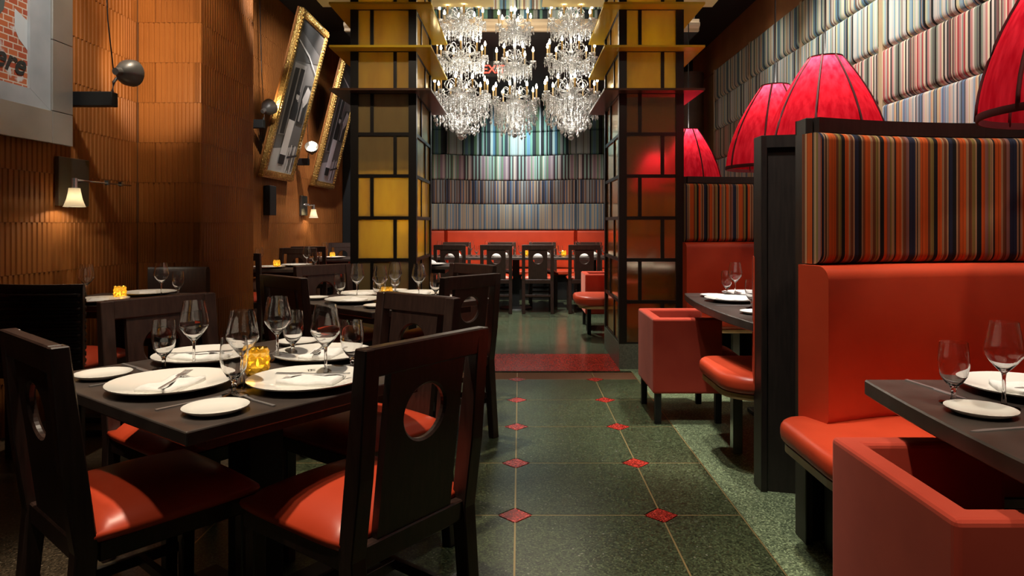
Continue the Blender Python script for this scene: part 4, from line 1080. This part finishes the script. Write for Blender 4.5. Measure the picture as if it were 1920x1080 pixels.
def painting(label, y0, y1, zb, zt, leanx, seed):
    t = thing('framed_painting', label, 'picture', (WX+.035, (y0+y1)/2, zb)); hgt = math.hypot(zt-zb, leanx); ang = math.atan2(leanx, zt-zb)
    t.rotation_euler = (0, ang, 0); W = (y1-y0)/2; fw = .09
    # local: x out of the wall, y along, z up the canvas
    for (a0, a1, c0, c1) in ((-W, W, 0, fw), (-W, W, hgt-fw, hgt)):
        put('frame_bar', prism([(a0, c0 if c0 == 0 else c1), (a1, c0 if c0 == 0 else c1), (a1-fw, c1 if c0 == 0 else c0), (a0+fw, c1 if c0 == 0 else c0)], .0, .055, 'x', .006, 1), M['gold'], t)
    for sg in (-1, 1):
        put('frame_bar', prism([(sg*W, 0), (sg*W, hgt), (sg*(W-fw), hgt-fw), (sg*(W-fw), fw)], .0, .055, 'x', .006, 1), M['gold'], t)
        put('frame_side', bx(-.02, .0, min(sg*W, sg*(W-.03)), max(sg*W, sg*(W-.03)), 0, hgt), M['giltwood'], t)
    put('backing_board', bx(-.02, -.004, -W+.03, W-.03, .01, hgt-.01), M['giltwood'], t)
    bmb = bmesh.new(); n = 46
    for i in range(n):
        for sg in (-1, 1): add_box(bmb, (.058, sg*(W-fw*.5), fw + (hgt-2*fw)*(i+.5)/n), (.014, fw*.5, hgt/n*.6))
    for i in range(22):
        for zz in (fw*.5, hgt-fw*.5): add_box(bmb, (.058, -W + 2*W*(i+.5)/22, zz), (.014, 2*W/22*.6, fw*.5))
    cv = put('carving', finish(bmb, 'carving'), M['gold'], t); cv['kind'] = 'stuff'
    # the print: courtyard with a standing waiter, laid in flat tones
    A, B, c0, c1 = -W+fw, W-fw, fw, hgt-fw
    G = {k_: mat('print_tone_%d' % k_, S(k_, k_*.98, k_*.95 if seed == 1 else k_*1.03), .55) for k_ in (22, 45, 75, 105, 150, 190, 225)}
    X_ = lambda u: A + (B-A)*u
    Z_ = lambda v: c0 + (c1-c0)*v
    lay = [0.0405]
    def pg(pts, k_, name='printed_shape'):
        lay[0] += .0007
        put(name, prism([(X_(u), Z_(v)) for u, v in pts], lay[0], lay[0]+.0005, 'x'), G[k_], t)
    put('print', bx(-.003, .040, A-.004, B+.004, c0-.004, c1+.004), G[105], t)
    pg([(0, 0), (1, 0), (1, .20), (0, .14)], 190)                       # pavement
    pg([(0, .72), (1, .80), (1, 1), (0, 1)], 75)
    pg([(0, .93), (1, .86), (1, .98), (0, 1)], 45)
    pg([(.10, .24), (.56, .26), (.56, .74), (.10, .72)], 150)           # door case
    pg([(.15, .25), (.31, .255), (.31, .70), (.15, .69)], 45); pg([(.36, .26), (.52, .265), (.52, .71), (.36, .705)], 45)
    pg([(.68, .36), (.95, .36), (.95, .64), (.68, .62)], 45)            # window with a pale bush
    pg([(.69, .52), (.80, .62), (.96, .60), (.93, .52), (.80, .47)], 190)
    pg([(.71, .37), (.78, .37), (.78, .50), (.71, .50)], 150)
    pg([(.0, .86), (.55, .80), (1, .72), (1, .728), (.55, .815), (0, .868)], 190)
    pg([(.36, .34), (.58, .34), (.61, .44), (.55, .49), (.40, .49), (.34, .44)], 22)   # jacket
    pg([(.33, .12), (.57, .12), (.60, .36), (.35, .36)], 225)           # apron
    pg([(.34, .055), (.56, .055), (.56, .12), (.33, .12)], 22)
    pg([(.47+.065*math.cos(q*PI/6), .525+.026*math.sin(q*PI/6)) for q in range(12)], 190)
    pg([(.405, .535), (.535, .535), (.52, .558), (.43, .558)], 22)
    for q in range(4): pg([(.66+.08*q, .02), (.69+.08*q, .02), (.72+.07*q, .20), (.69+.07*q, .20)], 75 if q % 2 else 225)
    pg([(.60, .10), (1, .13), (1, .145), (.60, .115)], 45)
    return t
painting('tall gilt framed picture of a waiter leaning out from the wall, nearer of two', 7.49, 8.49, 1.74, 3.60, .46, 1)
painting('tall gilt framed picture partly hidden by the left glass column, farther of two', 9.36, 10.36, 1.74, 3.60, .46, 2)
# exit sign behind the chandeliers
ex = thing('exit_sign', 'small red lit exit sign hanging behind the middle chandelier', 'sign', (-.31, 8.3, 3.0))
put('sign_box', bx(-.15, .15, 0, .04, 0, .19, .004), M['black'], ex)
o = word('sign_letters', 'EXIT', .14, M['exit'], ex, 0, 0, .002, 'CENTER'); o.location = (0, -.003, .045); o.rotation_euler = (PI/2, 0, 0)
put('hanger', bx(-.01, .01, .01, .03, .19, .359), M['black'], ex)
